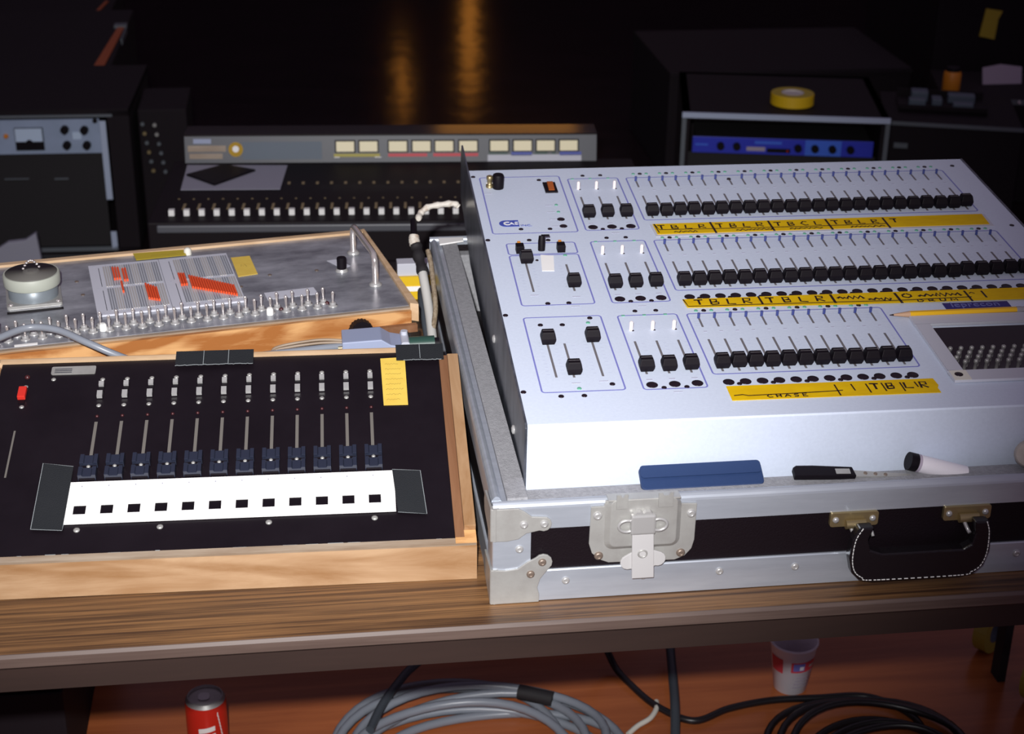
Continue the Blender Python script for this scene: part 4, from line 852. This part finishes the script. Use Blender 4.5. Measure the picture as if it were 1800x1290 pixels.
# pencil lying on the panel
MP = MC @ T(0.4570, -0.4828, 0.0047) @ RZ(0.014)
pn = thing('pencil', 'yellow wooden pencil lying across the console below the tape', 'pencil', MP)
hexr = lambda x, r: [(x, r * math.cos(PI / 3 * i), r * math.sin(PI / 3 * i)) for i in range(6)]
obj('barrel', MB().loft([hexr(0.0245, 0.0039), hexr(0.157, 0.0039)], True), 'pencil', pn, MP)
obj('tip', MB().lathe([(0.0012, 0.005), (0.0038, 0.0247)], 12, (0, 0, 0), (1, 0, 0)), 'pencil_wood', pn, MP)
obj('lead', MB().lathe([(0.0003, 0.0), (0.0012, 0.0052)], 8, (0, 0, 0), (1, 0, 0)), 'ink', pn, MP)
obj('ferrule', MB().lathe([(0.0040, 0.157), (0.0040, 0.163), (0.0034, 0.165), (0.0040, 0.167), (0.0040, 0.173)], 12, (0, 0, 0), (1, 0, 0)), 'steel', pn, MP)
obj('eraser', MB().lathe([(0.0037, 0.173), (0.0037, 0.180), (0.003, 0.182)], 12, (0, 0, 0), (1, 0, 0)), 'redlever', pn, MP)

# ------------------------------------------------------------------ small things wedged along the front of the case
zf = TZ + fz
MN = T(0.334, 1.4462, zf + 0.0004) @ RX(0.55) @ RZ(0.0)
bp = thing('blue_pouch', 'blue vinyl pouch propped between the console front and the foam', 'pouch', MN)
obj('pouch_body', MB().prism(rrect(0, -0.006, 0.133, 0.0225, 0.005), -0.0015, 0.0035), 'navy', bp, MN, bevel=0.0012)
obj('pouch_flap', MB().prism(rrect(0.001, 0.008, 0.132, 0.0230, 0.004), 0.0037, 0.0050), 'navy', bp, MN)
MK = T(0.499, 1.4450, zf + 0.0070) @ RY(0.055) @ RX(0.35)
kf = thing('utility_knife', 'black-handled snap knife on the front foam beside the blue pouch', 'knife', MK)
obj('handle', MB().prism([(0.0, -0.006), (0.0, 0.006), (0.004, 0.0088), (0.022, 0.0090), (0.066, 0.0068), (0.068, -0.006)], -0.003, 0.004), 'black', kf, MK, bevel=0.001)
obj('slider_window', MB().box(0.046, 0.062, -0.0035, 0.0035, 0.004, 0.0046), 'steel_dull', kf, MK)
bl_ = obj('blade', MB().prism([(0.067, -0.0045), (0.067, 0.0042), (0.128, -0.001), (0.133, -0.0045)], -0.0006, 0.0012), 'steel_dull', kf, MK)
obj('blade_holes', MB().lathe([(0.0022, 0.0012), (0.0018, 0.0020)], 10, (0.080, 0, 0)).lathe([(0.0022, 0.0012), (0.0018, 0.0020)], 10, (0.091, -0.001, 0)).lathe([(0.0022, 0.0012), (0.0018, 0.0020)], 10, (0.102, -0.002, 0)), 'rust', bl_, MK)
a, b = V((0.6275, 1.4500, zf + 0.0130)), V((0.692, 1.4470, zf - 0.006))
dr = (b - a).normalized()
bt = thing('battery', 'white cylindrical battery with a black end, leaning on the front foam', 'battery', T(*a))
obj('casing', MB().cyl(a + dr * 0.0095, b, 0.0098, 20), 'cup', bt)
obj('black_end', MB().cyl(a, a + dr * 0.0092, 0.0100, 20), 'black', bt, label='black end band')
obj('grey_ring', MB().cyl(a + dr * 0.0092, a + dr * 0.0125, 0.00995, 20), 'lilac', bt)
bg_ = obj('beige_cap', MB().lathe([(0.0135, 0.0), (0.0150, 0.004), (0.0150, 0.012), (0.012, 0.015)], 20, (0.764, 1.449, zf + 0.0155), (-0.5, -0.75, 0.25)), 'beige')
tag(bg_, 'mottled beige round cap standing on the foam at the right edge', 'cap')

# ------------------------------------------------------------------ things on the floor under the table
can = thing('soda_can', 'red soda can standing on the floor under the table', 'can', T(-0.2000, 2.142, 0))
obj('can_body', MB().lathe([(0.0255, 0.0), (0.0325, 0.008), (0.0330, 0.012), (0.0330, 0.098), (0.0320, 0.103)], 28, (-0.2000, 2.142, 0)), 'can_red', can)
obj('can_top', MB().lathe([(0.0320, 0.1030), (0.0290, 0.1085), (0.0280, 0.1098), (0.0268, 0.1098), (0.0262, 0.106)], 28, (-0.2000, 2.142, 0)), 'steel_dull', can)
obj('pull_tab', MB().prism(rrect(-0.211, 2.132, -0.193, 2.152, 0.007), 0.106, 0.1075), 'steel', can)
pr_ = MB()
def onc(cx, cy_, R, th, z_, e=0.0004): return (cx + (R + e) * math.sin(th), cy_ - (R + e) * math.cos(th), z_)
def patch(mb, cx, cy_, R, t0, t1, z0_, z1_, slant=0.0, n=8, R1=None):
    R1 = R if R1 is None else R1
    vs = []
    for i in range(n + 1):
        t_ = t0 + (t1 - t0) * i / n; s_ = slant * (i / n - .5)
        vs += [onc(cx, cy_, R, t_, z0_ + s_), onc(cx, cy_, R1, t_, z1_ + s_)]
    mb.add(vs, [(2 * i, 2 * i + 2, 2 * i + 3, 2 * i + 1) for i in range(n)])
for t0, z0_, z1_, sl in ((-0.35, 0.060, 0.069, 0.004), (-0.35, 0.047, 0.055, 0.004), (-0.5, 0.030, 0.042, 0.006)): patch(pr_, -0.2000, 2.142, 0.033, t0, t0 + 0.8, z0_, z1_, sl)
for i in range(9): patch(pr_, -0.2000, 2.142, 0.033, 0.85 - 0.03 * i, 0.90 - 0.03 * i, 0.030 + 0.007 * i, 0.038 + 0.007 * i)
obj('can_print', pr_, 'can_white', can)
kc = V((0.792, 2.205, 0.0))
cup = thing('paper_cup', 'white paper cup with a red band standing on the floor', 'cup', T(*kc) @ RZ(0.0))
rb, rt_, hc_ = 0.0285, 0.0400, 0.094
RU = lambda z_: rb + (rt_ - rb) * z_ / hc_
obj('cup_wall', MB().lathe([(rb - 0.002, 0.0), (rb, 0.002), (rt_, hc_), (rt_ + 0.002, hc_ + 0.001), (rt_ + 0.002, hc_ + 0.004), (rt_ - 0.001, hc_ + 0.004), (rt_ - 0.0015, hc_), (rb - 0.001, 0.006)], 30, kc), 'cup', cup)
ban = MB(); patch(ban, kc.x, kc.y, RU(0.052), -0.35, 1.0, 0.052, 0.074, 0.0, 12, RU(0.074)); patch(ban, kc.x, kc.y, RU(0.046), -1.5, -0.75, 0.046, 0.076, 0, 8, RU(0.076))
cbn = obj('red_band', ban, 'cup_red', cup)
emb = MB(); patch(emb, kc.x, kc.y, RU(0.056) + 0.0005, -0.25, 0.30, 0.056, 0.072, 0, 8, RU(0.072) + 0.0005); obj('blue_emblem', emb, 'cup_blue', cup)
emb = MB(); patch(emb, kc.x, kc.y, RU(0.058) + 0.001, 0.05, 0.25, 0.058, 0.066, 0, 8, RU(0.066) + 0.001); obj('white_dot', emb, 'cup', cup)
emb = MB(); patch(emb, kc.x, kc.y, RU(0.060) + 0.0006, 0.55, 0.85, 0.0605, 0.066, 0, 8, RU(0.066) + 0.0006); obj('band_print', emb, 'beige', cup)
emb = MB()
for i in range(4): patch(emb, kc.x, kc.y, RU(0.018 + i * 0.007), -0.2 + 0.05 * i, 0.75 - 0.04 * i, 0.018 + i * 0.007, 0.0205 + i * 0.007, 0, 8, RU(0.0205 + i * 0.007))
obj('faint_print', emb, 'lilac', cup)
# grey cable coil
coil = MB()
def loop(cx, cy_, a, b, z_, ph): return [(cx + a * math.cos(t), cy_ + b * math.sin(t), z_ + 0.004 * math.sin(3 * t + ph)) for t in [2 * PI * i / 44 for i in range(44)]]
gcl = thing('grey_cable_coil', 'loose coil of thick grey cable on the floor under the table', 'cable coil', T(0.22, 2.08, 0))
for i, (cx, cy_, a_, b_, z_) in enumerate(((0.185, 2.075, 0.190, 0.200, 0.009), (0.205, 2.070, 0.205, 0.165, 0.024), (0.235, 2.070, 0.205, 0.145, 0.038), (0.215, 2.050, 0.220, 0.135, 0.010), (0.255, 2.050, 0.215, 0.155, 0.025), (0.20, 2.02, 0.18, 0.150, 0.040), (0.27, 2.04, 0.21, 0.135, 0.010))):
    obj('cable_turn', MB().tube(loop(cx, cy_, a_, b_, z_, i), 0.0075, 10, True), 'cable_grey', gcl)
obj('cable_end', MB().tube(spline([(0.060, 2.10, 0.050), (0.085, 2.165, 0.052), (0.125, 2.235, 0.056), (0.166, 2.285, 0.068), (0.19, 2.36, 0.12), (0.20, 2.42, 0.25)], 8), 0.0075, 10), 'cable_dark', gcl)
obj('tape_band', MB().tube([(0.315 + 0.018 * i, 2.196 - 0.009 * i, 0.034) for i in range(4)], 0.0125, 10), 'black_matte', gcl, label='black tape round the turns')
bcb = thing('black_cable_coil', 'black cable sweeping across the floor into a coil beside the paper cup', 'cable coil', T(0.9, 2.1, 0))
obj('cable_run', MB().tube(spline([(0.455, 2.40, 0.30), (0.470, 2.34, 0.10), (0.492, 2.286, 0.020), (0.520, 2.221, 0.0065), (0.552, 2.161, 0.0065), (0.602, 2.120, 0.0065), (0.668, 2.146, 0.0065), (0.744, 2.160, 0.0065), (0.822, 2.158, 0.0065), (0.917, 2.150, 0.0065), (0.975, 2.080, 0.0065), (0.96, 1.98, 0.0065)], 8), 0.0062, 10), 'cable_black', bcb)
for i in range(6): obj('cable_turn', MB().tube(loop(0.865 + 0.006 * i, 2.015 - 0.012 * i, 0.165 - 0.012 * i, 0.135 - 0.010 * i, 0.008 + 0.0115 * (i % 3), i), 0.0062, 8, True), 'cable_black', bcb)
hc2 = obj('hanging_cable', MB().tube(spline([(0.558, 2.07, 0.008), (0.570, 2.13, 0.030), (0.586, 2.22, 0.030), (0.600, 2.31, 0.042), (0.61, 2.40, 0.12), (0.61, 2.44, 0.30), (0.61, 2.44, 0.60)], 8), 0.0082, 12), 'cable_dark')
tag(hc2, 'thick slate-grey cable running straight back and up behind the black cable', 'cable')
bt2 = obj('cream_tie', MB().tube(spline([(0.485, 2.10, 0.004), (0.505, 2.118, 0.006), (0.530, 2.135, 0.007), (0.546, 2.160, 0.0075), (0.550, 2.180, 0.006)], 6), 0.0046, 8), 'cream_paper')
tag(bt2, 'short cream cable tail on the floor beside the slate-grey cable', 'cable')
tr = thing('storage_chest', 'black chest on the floor under the left end of the table', 'chest', T(-0.8, 2.25, 0))
obj('chest_body', MB().box(-1.03, -0.402, 2.05, 2.65, 0, 0.20), 'trunk', tr, bevel=0.004)
obj('chest_lid', MB().box(-1.03, -0.402, 2.05, 2.65, 0.203, 0.24), 'trunk', tr, bevel=0.004)
for i, (x, y, z, rad, wd) in enumerate(((1.182, 2.275, 0.045, 0.045, 0.024), (1.214, 2.118, 0.052, 0.052, 0.044))):
    MR = T(x, y, z) @ RZ(-0.9) @ RY(PI / 2)
    r_ = thing('tape_roll', ('narrow olive-yellow tape roll standing on edge on the floor, the farther one', 'wide olive-yellow tape roll standing on edge on the floor at the right edge')[i], 'tape roll', MR, 'tape rolls on the floor')
    obj('tape_body', MB().lathe([(rad * .55, -wd / 2), (rad, -wd / 2), (rad, wd / 2), (rad * .55, wd / 2), (rad * .55, -wd / 2)], 28, cap=False, smooth=False), 'olive', r_, MR)
    obj('core', MB().lathe([(rad * .48, -wd / 2), (rad * .545, -wd / 2), (rad * .545, wd / 2), (rad * .48, wd / 2), (rad * .48, -wd / 2)], 24, cap=False, smooth=False), 'bluegrey_dark', r_, MR)

# ------------------------------------------------------------------ background: sound mixer
MM = T(-0.300, 3.160, 0.0) @ RZ(-0.072)
BZ = 0.55
mx = thing('sound_mixer', 'dark sound mixer with a meter bridge, standing behind the table', 'mixer', MM)
def MX(name, mb, m, par=None, **k): return obj(name, mb, m, par or mx, MM, **k)
MX('bed', MB().box(-0.032, 1.02, 0.0, 0.42, BZ - 0.09, BZ), 'mixbed', bevel=0.004, label='black fader bed')
MX('arm_rest', MB().box(-0.012, 1.0, -0.0085, -0.0005, BZ - 0.020, BZ - 0.004), 'vubridge', bevel=0.003)
MX('stand', MB().box(0.02, 0.97, 0.03, 0.40, 0.0, BZ - 0.0905), 'trunk')
MX('stand_rail', MB().box(-0.02, 1.0, -0.050, -0.030, 0.415, 0.425).box(-0.02, 1.0, -0.050, -0.030, 0.395, 0.402).box(-0.02, 0.0, -0.05, 0.03, 0.39, 0.43).box(0.98, 1.0, -0.05, 0.03, 0.39, 0.43), 'trunk_edge')
br_ = MX('meter_bridge', MB().prism([(0.400, BZ + 0.0005), (0.412, BZ + 0.060), (0.48, BZ + 0.060), (0.48, BZ + 0.0005)], -0.005, 0.935, 'x'), 'vubridge', label='grey meter bridge')
obj('bridge_lid', MB().box(-0.005, 0.935, 0.410, 0.482, BZ + 0.0603, BZ + 0.0640), 'darkgloss', br_, MM)
FC = MM @ T(0, 0.400, BZ) @ RX(-math.atan2(0.012, 0.060))       # bridge face: x right, z up
CX = {}
for xx in (0.338, 0.391, 0.458, 0.512, 0.564, 0.619, 0.690, 0.744, 0.797, 0.850):
    v_ = inst(CX, 'meter_housing', lambda: MB().box(-0.003, 0.0435, -0.0030, -0.0003, 0.0225, 0.0510), 'black', br_, FC @ T(xx, 0, 0))
    inst(CX, 'meter_face', lambda: MB().box(0.0, 0.0405, -0.0042, -0.0031, 0.0250, 0.0480), 'vuface', v_, FC @ T(xx, 0, 0))
def strip(x0_, x1_, m, z0_=0.0130, z1_=0.0200, nm='tape_strip', **k): return obj(nm, MB().box(x0_, x1_, -0.0012, -0.0003, z0_, z1_), m, br_, FC, **k)
strip(0.332, 0.437, 'olive'); strip(0.333, 0.345, 'white_paper', 0.011, 0.0128); strip(0.425, 0.440, 'white_paper', 0.011, 0.0128)
strip(0.456, 0.545, 'cup_red'); strip(0.559, 0.662, 'cup_red')
strip(0.684, 0.900, 'matrix', 0.0010, 0.0160, label='pale lettered strip')
strip(0.686, 0.730, 'green_dark', 0.0162, 0.0220); strip(0.738, 0.786, 'logoblue', 0.0135, 0.0220); strip(0.792, 0.822, 'green_dark', 0.0162, 0.0220); strip(0.832, 0.840, 'green_dark', 0.0162, 0.0220); strip(0.850, 0.900, 'logoblue', 0.0135, 0.0220)
strip(0.015, 0.055, 'connector', 0.0445, 0.0550, 'label_plate'); strip(0.002, 0.088, 'wood_grey', 0.0260, 0.0400, 'label_plate'); strip(0.005, 0.080, 'wood_grey', 0.0100, 0.0220, 'label_plate'); strip(0.125, 0.305, 'bluegrey_dark', 0.0080, 0.0480, 'label_plate')
obj('yellow_sticker', MB().lathe([(0.0165, 0.0003), (0.0165, 0.0012)], 20, (0.110, -0.0003, 0.0310), (0, -1, 0)).lathe([(0.0165, 0.0003), (0.0165, 0.0012)], 20, (0.110, -0.0003, 0.0310), (0, -1, 0)), 'roll_yellow', br_, FC, label='round yellow sticker')
obj('sticker_centre', MB().lathe([(0.0075, 0.0013), (0.0075, 0.0016)], 16, (0.110, -0.0003, 0.0320), (0, -1, 0)), 'white_paper', br_, FC)
ticks = MB()
for k in range(24): ticks.box(0.020 + k * 0.031, 0.026 + k * 0.031, 0.245, 0.260, BZ + 0.0003, BZ + 0.001); ticks.box(0.012 + k * 0.031, 0.016 + k * 0.031, 0.145, 0.150, BZ + 0.0003, BZ + 0.001)
MX('scale_marks', ticks, 'tan', kind='stuff')
for k in range(24):
    x = 0.0125 + 0.0310 * k
    inst(CX, 'fader_cap', lambda: MB().prism([(-0.007, 0.0005), (-0.0055, 0.0125), (0.0055, 0.0125), (0.007, 0.0005)], -0.0058, 0.0058, 'x'), 'whitecap', mx, MM @ T(x, 0.046, BZ))
    inst(CX, 'channel_label', lambda: MB().box(-0.0028, 0.0028, 0.0, 0.036, 0.0003, 0.0010), 'tan', mx, MM @ T(x + 0.0185, 0.080, BZ))
MS = MM @ T(0, 0, BZ + 0.0015)
tag(obj('sheet_of_paper', MB().prism([(0.002, 0.380), (0.228, 0.374), (0.224, 0.204), (0.010, 0.204)], 0.0, 0.0012), 'grey_paper', None, MS), 'grey sheet of paper lying on the mixer', 'paper')
tag(obj('dark_folder', MB().prism([(0.010, 0.300), (0.080, 0.228), (0.160, 0.330), (0.086, 0.372)], 0.0014, 0.006), 'black', None, MS, bevel=0.001), 'dark square folder lying skewed on the grey sheet', 'folder')

# ------------------------------------------------------------------ background: left equipment rack
MRK = T(-1.10, 4.50, 0) @ RZ(-0.03)
rk = thing('equipment_rack', 'dark equipment rack with a grey meter panel and metal rails, far left', 'rack', MRK)
def RK(name, mb, m, par=None, **k): return obj(name, mb, m, par or rk, MRK, **k)
RK('cabinet', MB().box(-0.06, 0.0, 0.002, 0.5, 0, 0.42).box(0.545, 0.605, 0.002, 0.5, 0, 0.42).box(-0.06, 0.605, 0.002, 0.5, 0.405, 0.425).box(-0.06, 0.605, 0.48, 0.5, 0, 0.42).box(-0.06, 0.605, 0.002, 0.5, 0.0, 0.012), 'trunk')
RK('top_trim', MB().box(-0.06, 0.56, -0.004, 0.001, 0.404, 0.4115), 'trunk_edge')
RK('rack_rail', MB().box(0.523, 0.540, -0.003, 0.002, 0.160, 0.392), 'rackrail'); RK('rack_rail', MB().box(0.525, 0.541, -0.003, 0.002, 0.010, 0.062), 'rackrail')
RK('bottom_trim', MB().box(-0.06, 0.541, -0.003, 0.002, 0.004, 0.016), 'trunk_edge')
rp_ = RK('meter_panel', MB().box(0.03, 0.5225, -0.004, 0.002, 0.300, 0.399), 'rackgrey', label='grey front panel with a meter and four knobs')
mt = obj('meter', MB().box(0.288, 0.366, -0.010, -0.0045, 0.312, 0.377), 'black', rp_, MRK)
obj('meter_face', MB().box(0.290, 0.364, -0.012, -0.0102, 0.338, 0.376), 'meterface', mt, MRK)
obj('meter_hub', MB().cyl((0.327, -0.0105, 0.334), (0.327, -0.016, 0.334), 0.010, 16), 'black', mt, MRK)
for x, z in ((0.427, 0.371), (0.481, 0.369), (0.429, 0.326), (0.484, 0.325)):
    k_ = obj('rotary_knob', MB().cyl((x, -0.0045, z), (x, -0.020, z), 0.0115, 14).box(x - 0.002, x + 0.002, -0.024, -0.020, z - 0.012, z + 0.012), 'black', rp_, MRK)
obj('name_label', MB().box(0.446, 0.470, -0.0050, -0.0042, 0.341, 0.362), 'meterface', rp_, MRK)
obj('panel_screw', MB().cyl((0.512, -0.0045, 0.394), (0.512, -0.009, 0.394), 0.007, 10), 'black', rp_, MRK)
obj('pilot_lamp', MB().lathe([(0.007, 0), (0.006, 0.006), (0.003, 0.009)], 12, (0.263, -0.0045, 0.353), (0, -1, 0)), 'amber', rp_, MRK, label='orange pilot lamp')
RK('blank_panel', MB().box(0.005, 0.522, 0.010, 0.014, 0.016, 0.298), 'black_matte')
RK('vent_bar', MB().box(0.242, 0.310, 0.005, 0.0095, 0.2225, 0.2255).box(0.381, 0.420, 0.005, 0.0095, 0.2200, 0.2240), 'trunk_edge')
rs = obj('rag', MB().prism([(-0.86, 0.0), (-0.842, 0.128), (-0.810, 0.148), (-0.765, 0.152), (-0.734, 0.172), (-0.728, 0.10), (-0.726, 0.0)], 4.18, 4.20, 'y'), 'grey_paper', bevel=0.003)
tag(rs, 'crumpled grey cloth hanging in front of the left rack', 'cloth')
# cases stacked behind the rack
bk1 = thing('amplifier_case', 'dark case with an orange painted edge standing behind the left rack', 'case', T(-0.95, 5.0, 0))
obj('case_body', MB().box(-1.40, -0.60, 5.01, 5.9, 0, 0.40), 'trunk', bk1, bevel=0.006)
obj('orange_edge', MB().prism([(-0.655, 5.02), (-0.622, 5.02), (-0.606, 5.60), (-0.628, 5.60)], 0.4002, 0.404), 'orange_dark', bk1, label='orange stripe')
obj('corner_fitting', MB().box(-0.640, -0.598, 5.60, 5.64, 0.395, 0.410), 'trunk_edge', bk1)
obj('corner_fitting', MB().box(-0.602, -0.597, 5.42, 5.60, 0.385, 0.405), 'trunk_edge', bk1)
bk2 = thing('far_crate', 'dark crate with an orange diagonal strip, farthest back at left', 'crate', T(-1.0, 6.3, 0))
obj('crate_body', MB().box(-1.6, -0.72, 6.02, 6.7, 0, 0.32), 'trunk', bk2, bevel=0.006)
obj('orange_strip', MB().prism([(-0.795, 6.06), (-0.782, 6.06), (-0.745, 6.42), (-0.757, 6.42)], 0.3202, 0.324), 'orange_dark', bk2)
obj('crate_trim', MB().box(-1.25, -0.85, 6.012, 6.0195, 0.29, 0.305), 'trunk_edge', bk2)
pnl = thing('cable_snake_box', 'dark stage box with a column of small connectors beside the left rack', 'box', T(-0.46, 4.62, 0))
obj('box_body', MB().box(-0.478, -0.34, 4.56, 4.80, 0, 0.40), 'trunk', pnl, bevel=0.004)
for i in range(6):
    z_ = 0.36 - i * 0.028
    obj('socket', MB().cyl((-0.466 + 0.004 * i, 4.5595, z_), (-0.466 + 0.004 * i, 4.550, z_), 0.0055, 10), 'brass' if i % 2 else 'trunk_edge', pnl)
    obj('socket', MB().cyl((-0.432 + 0.004 * i, 4.5595, z_ - 0.004), (-0.432 + 0.004 * i, 4.550, z_ - 0.004), 0.0055, 10), 'steel_dull' if i < 2 else 'trunk_edge', pnl)
dcb = obj('cable_loop', MB().tube(spline([(-0.345, 4.55, 0.28), (-0.34, 4.45, 0.20), (-0.36, 4.30, 0.10), (-0.38, 4.20, 0.012), (-0.44, 4.1, 0.012)], 8), 0.006, 8), 'cable_black')
tag(dcb, 'thin dark cable drooping to the floor beside the stage box', 'cable')

# ------------------------------------------------------------------ background: right rack and beyond
MR2 = T(1.036, 4.205, 0) @ RZ(-0.20)
rr = thing('effects_rack', 'black rack case with metal edging and a blue rack unit, behind the console', 'rack', MR2)
def R2(name, mb, m, par=None, **k): return obj(name, mb, m, par or rr, MR2, **k)
RWD, RH = 0.565, 0.455
R2('case_shell', MB().box(0, 0.02, 0.002, 0.45, 0, RH).box(RWD - 0.02, RWD, 0.002, 0.45, 0, RH).box(0, RWD, 0.002, 0.45, RH - 0.02, RH).box(0, RWD, 0.43, 0.45, 0, RH).box(0, RWD, 0.002, 0.45, 0, 0.02), 'trunk')
R2('edge_trim', MB().box(-0.002, RWD + 0.002, -0.006, 0.0015, RH - 0.013, RH + 0.002), 'rackrail', label='metal top edge')
R2('edge_trim', MB().box(-0.002, 0.010, -0.006, 0.0015, 0, RH - 0.014), 'trunk_edge'); R2('edge_trim', MB().box(RWD - 0.010, RWD + 0.002, -0.006, 0.0015, 0, RH - 0.014), 'trunk_edge')
R2('unit_chassis', MB().box(0.040, RWD - 0.040, 0.0325, 0.20, 0.335, 0.379), 'black_matte')
bu = R2('rack_unit', MB().box(0.032, RWD - 0.032, 0.028, 0.032, 0.334, 0.380), 'rackblue', bevel=0.001, label='blue rack unit with black knobs')
obj('face_patch', MB().box(0.345, 0.445, 0.0260, 0.0278, 0.335, 0.379), 'rackblue2', bu, MR2)
for x in (0.110, 0.155, 0.325, 0.372, 0.420, 0.470):
    obj('knob', MB().cyl((x, 0.0255, 0.357), (x, 0.012, 0.357), 0.0105, 14), 'black', bu, MR2)
obj('display', MB().box(0.183, 0.235, 0.0265, 0.0278, 0.3435, 0.3550), 'lilac', bu, MR2); obj('display', MB().box(0.240, 0.305, 0.0265, 0.0278, 0.340, 0.352), 'black', bu, MR2)
obj('title_print', MB().box(0.205, 0.280, 0.0268, 0.0278, 0.364, 0.372), 'rackblue2', bu, MR2); obj('title_print', MB().box(0.040, 0.075, 0.0268, 0.0278, 0.355, 0.360), 'rackblue2', bu, MR2)
obj('red_led', MB().lathe([(0.003, 0), (0.002, 0.003)], 8, (0.297, 0.0262, 0.346), (0, -1, 0)), 'redlever', bu, MR2)
R2('blank_panel', MB().box(0.022, RWD - 0.022, 0.040, 0.044, 0.021, 0.332), 'black_matte')
MT_ = T(1.362, 4.262, 0.4572)
ty = thing('tape_roll', 'roll of yellow tape lying on top of the rack case', 'tape roll', MT_)
obj('tape_body', MB().lathe([(0.032, 0), (0.0600, 0), (0.0605, 0.0015), (0.0605, 0.0295), (0.0595, 0.031), (0.032, 0.031), (0.032, 0)], 36, cap=False, smooth=False), 'roll_yellow', ty, MT_)
obj('tape_side', MB().lathe([(0.0325, 0.0311), (0.0590, 0.0311), (0.0590, 0.0316), (0.0325, 0.0316)], 36, cap=False, smooth=False), 'yellow_dull', ty, MT_)
obj('core', MB().lathe([(0.0285, 0), (0.0318, 0), (0.0318, 0.0322), (0.0285, 0.0322), (0.0285, 0)], 30, cap=False, smooth=False), 'rollwhite', ty, MT_)
obj('inner_card', MB().lathe([(0.0283, 0.026), (0.0283, 0.028)], 30), 'rollwhite', ty, MT_)
bw = thing('wardrobe_case', 'tall dark case with faint trim behind the rack with the blue unit', 'case', T(1.6, 5.2, 0))
obj('case_body', MB().box(1.18, 2.0, 5.0, 5.6, 0, 0.36), 'trunk', bw, bevel=0.006)
obj('case_trim', MB().box(1.18, 2.0, 4.992, 4.9995, 0.345, 0.352), 'trunk', bw)
M3 = T(1.700, 4.42, 0) @ RZ(-0.30)
c3 = thing('trim_edged_case', 'low dark case with dull metal edging to the right of the rack', 'case', M3)
obj('case_body', MB().box(0, 0.40, 0, 0.35, 0, 0.352), 'trunk', c3, M3, bevel=0.004)
obj('edge_trim', MB().box(-0.002, 0.402, -0.004, -0.0005, 0.343, 0.354), 'trunk_edge', c3, M3); obj('edge_trim', MB().box(-0.002, 0.012, -0.004, -0.0005, 0, 0.342), 'trunk_edge', c3, M3)
obj('latch', MB().box(0.035, 0.075, -0.008, -0.0008, 0.275, 0.290), 'trunk_edge', c3, M3)
M4 = T(1.78, 4.52, 0.353) @ RZ(-0.3)
t4 = thing('tool_tray', 'open tool tray of dim blue-grey parts on the low case', 'tray', M4)
obj('tray', MB().box(0, 0.26, 0.0, 0.16, 0, 0.008).box(0, 0.26, 0.0, 0.006, 0, 0.02).box(0, 0.26, 0.154, 0.16, 0, 0.03), 'trunk', t4, M4)
for i, (x, y, sx, sy, sz) in enumerate(((0.03, 0.03, 0.05, 0.03, 0.022), (0.10, 0.05, 0.03, 0.05, 0.02), (0.16, 0.02, 0.06, 0.03, 0.018), (0.15, 0.09, 0.08, 0.04, 0.025), (0.04, 0.09, 0.05, 0.05, 0.03))):
    obj('part', MB().box(x, x + sx, y, y + sy, 0.0085, 0.0085 + sz), 'bluegrey_dark', t4, M4, bevel=0.003)
M5 = T(2.0, 4.72, 0) @ RZ(-0.25)
c5 = thing('far_flight_case', 'dark flight case with bright corner studs at the far right', 'case', M5)
obj('case_body', MB().box(0, 0.62, 0, 0.36, 0, 0.335), 'trunk', c5, M5, bevel=0.005)
obj('edge_trim', MB().box(-0.002, 0.62, -0.004, -0.0005, 0.322, 0.337), 'trunk_edge', c5, M5)
for x in (0.055, 0.235): obj('stud', MB().lathe([(0.006, 0), (0.004, 0.004)], 10, (x, -0.004, 0.330), (0, -1, 0)), 'chrome', c5, M5)
M6 = T(2.052, 4.790, 0.3356)
ab = thing('amber_jar', 'small amber plastic jar standing on the far right case', 'jar', M6)
obj('jar_body', MB().lathe([(0.026, 0), (0.028, 0.003), (0.028, 0.058), (0.024, 0.066)], 20), 'amber', ab, M6)
obj('jar_lid', MB().lathe([(0.023, 0.0662), (0.023, 0.076), (0.020, 0.078)], 20), 'black', ab, M6)
tag(obj('lilac_card', MB().prism([(-0.066, 0.0), (0.066, 0.0), (0.072, 0.056), (0.0, 0.066), (-0.062, 0.056)], 0, 0.003, 'y'), 'lilac', None, T(2.255, 4.86, 0.3356) @ RX(-0.5)), 'dim lilac-grey card propped on the far right case', 'card')
yt_ = thing('yellow_tagged_crate', 'dark crate with a dull yellow tag at the top right corner', 'crate', T(2.6, 5.3, 0))
obj('crate_body', MB().box(2.15, 3.0, 5.205, 5.9, 0, 0.62), 'trunk', yt_, bevel=0.006)
obj('yellow_tag', MB().prism([(2.318, 0.507), (2.378, 0.497), (2.366, 0.470), (2.362, 0.400), (2.306, 0.412)], 5.200, 5.2045, 'y'), 'yellow_dull', yt_, label='dull yellow tag')
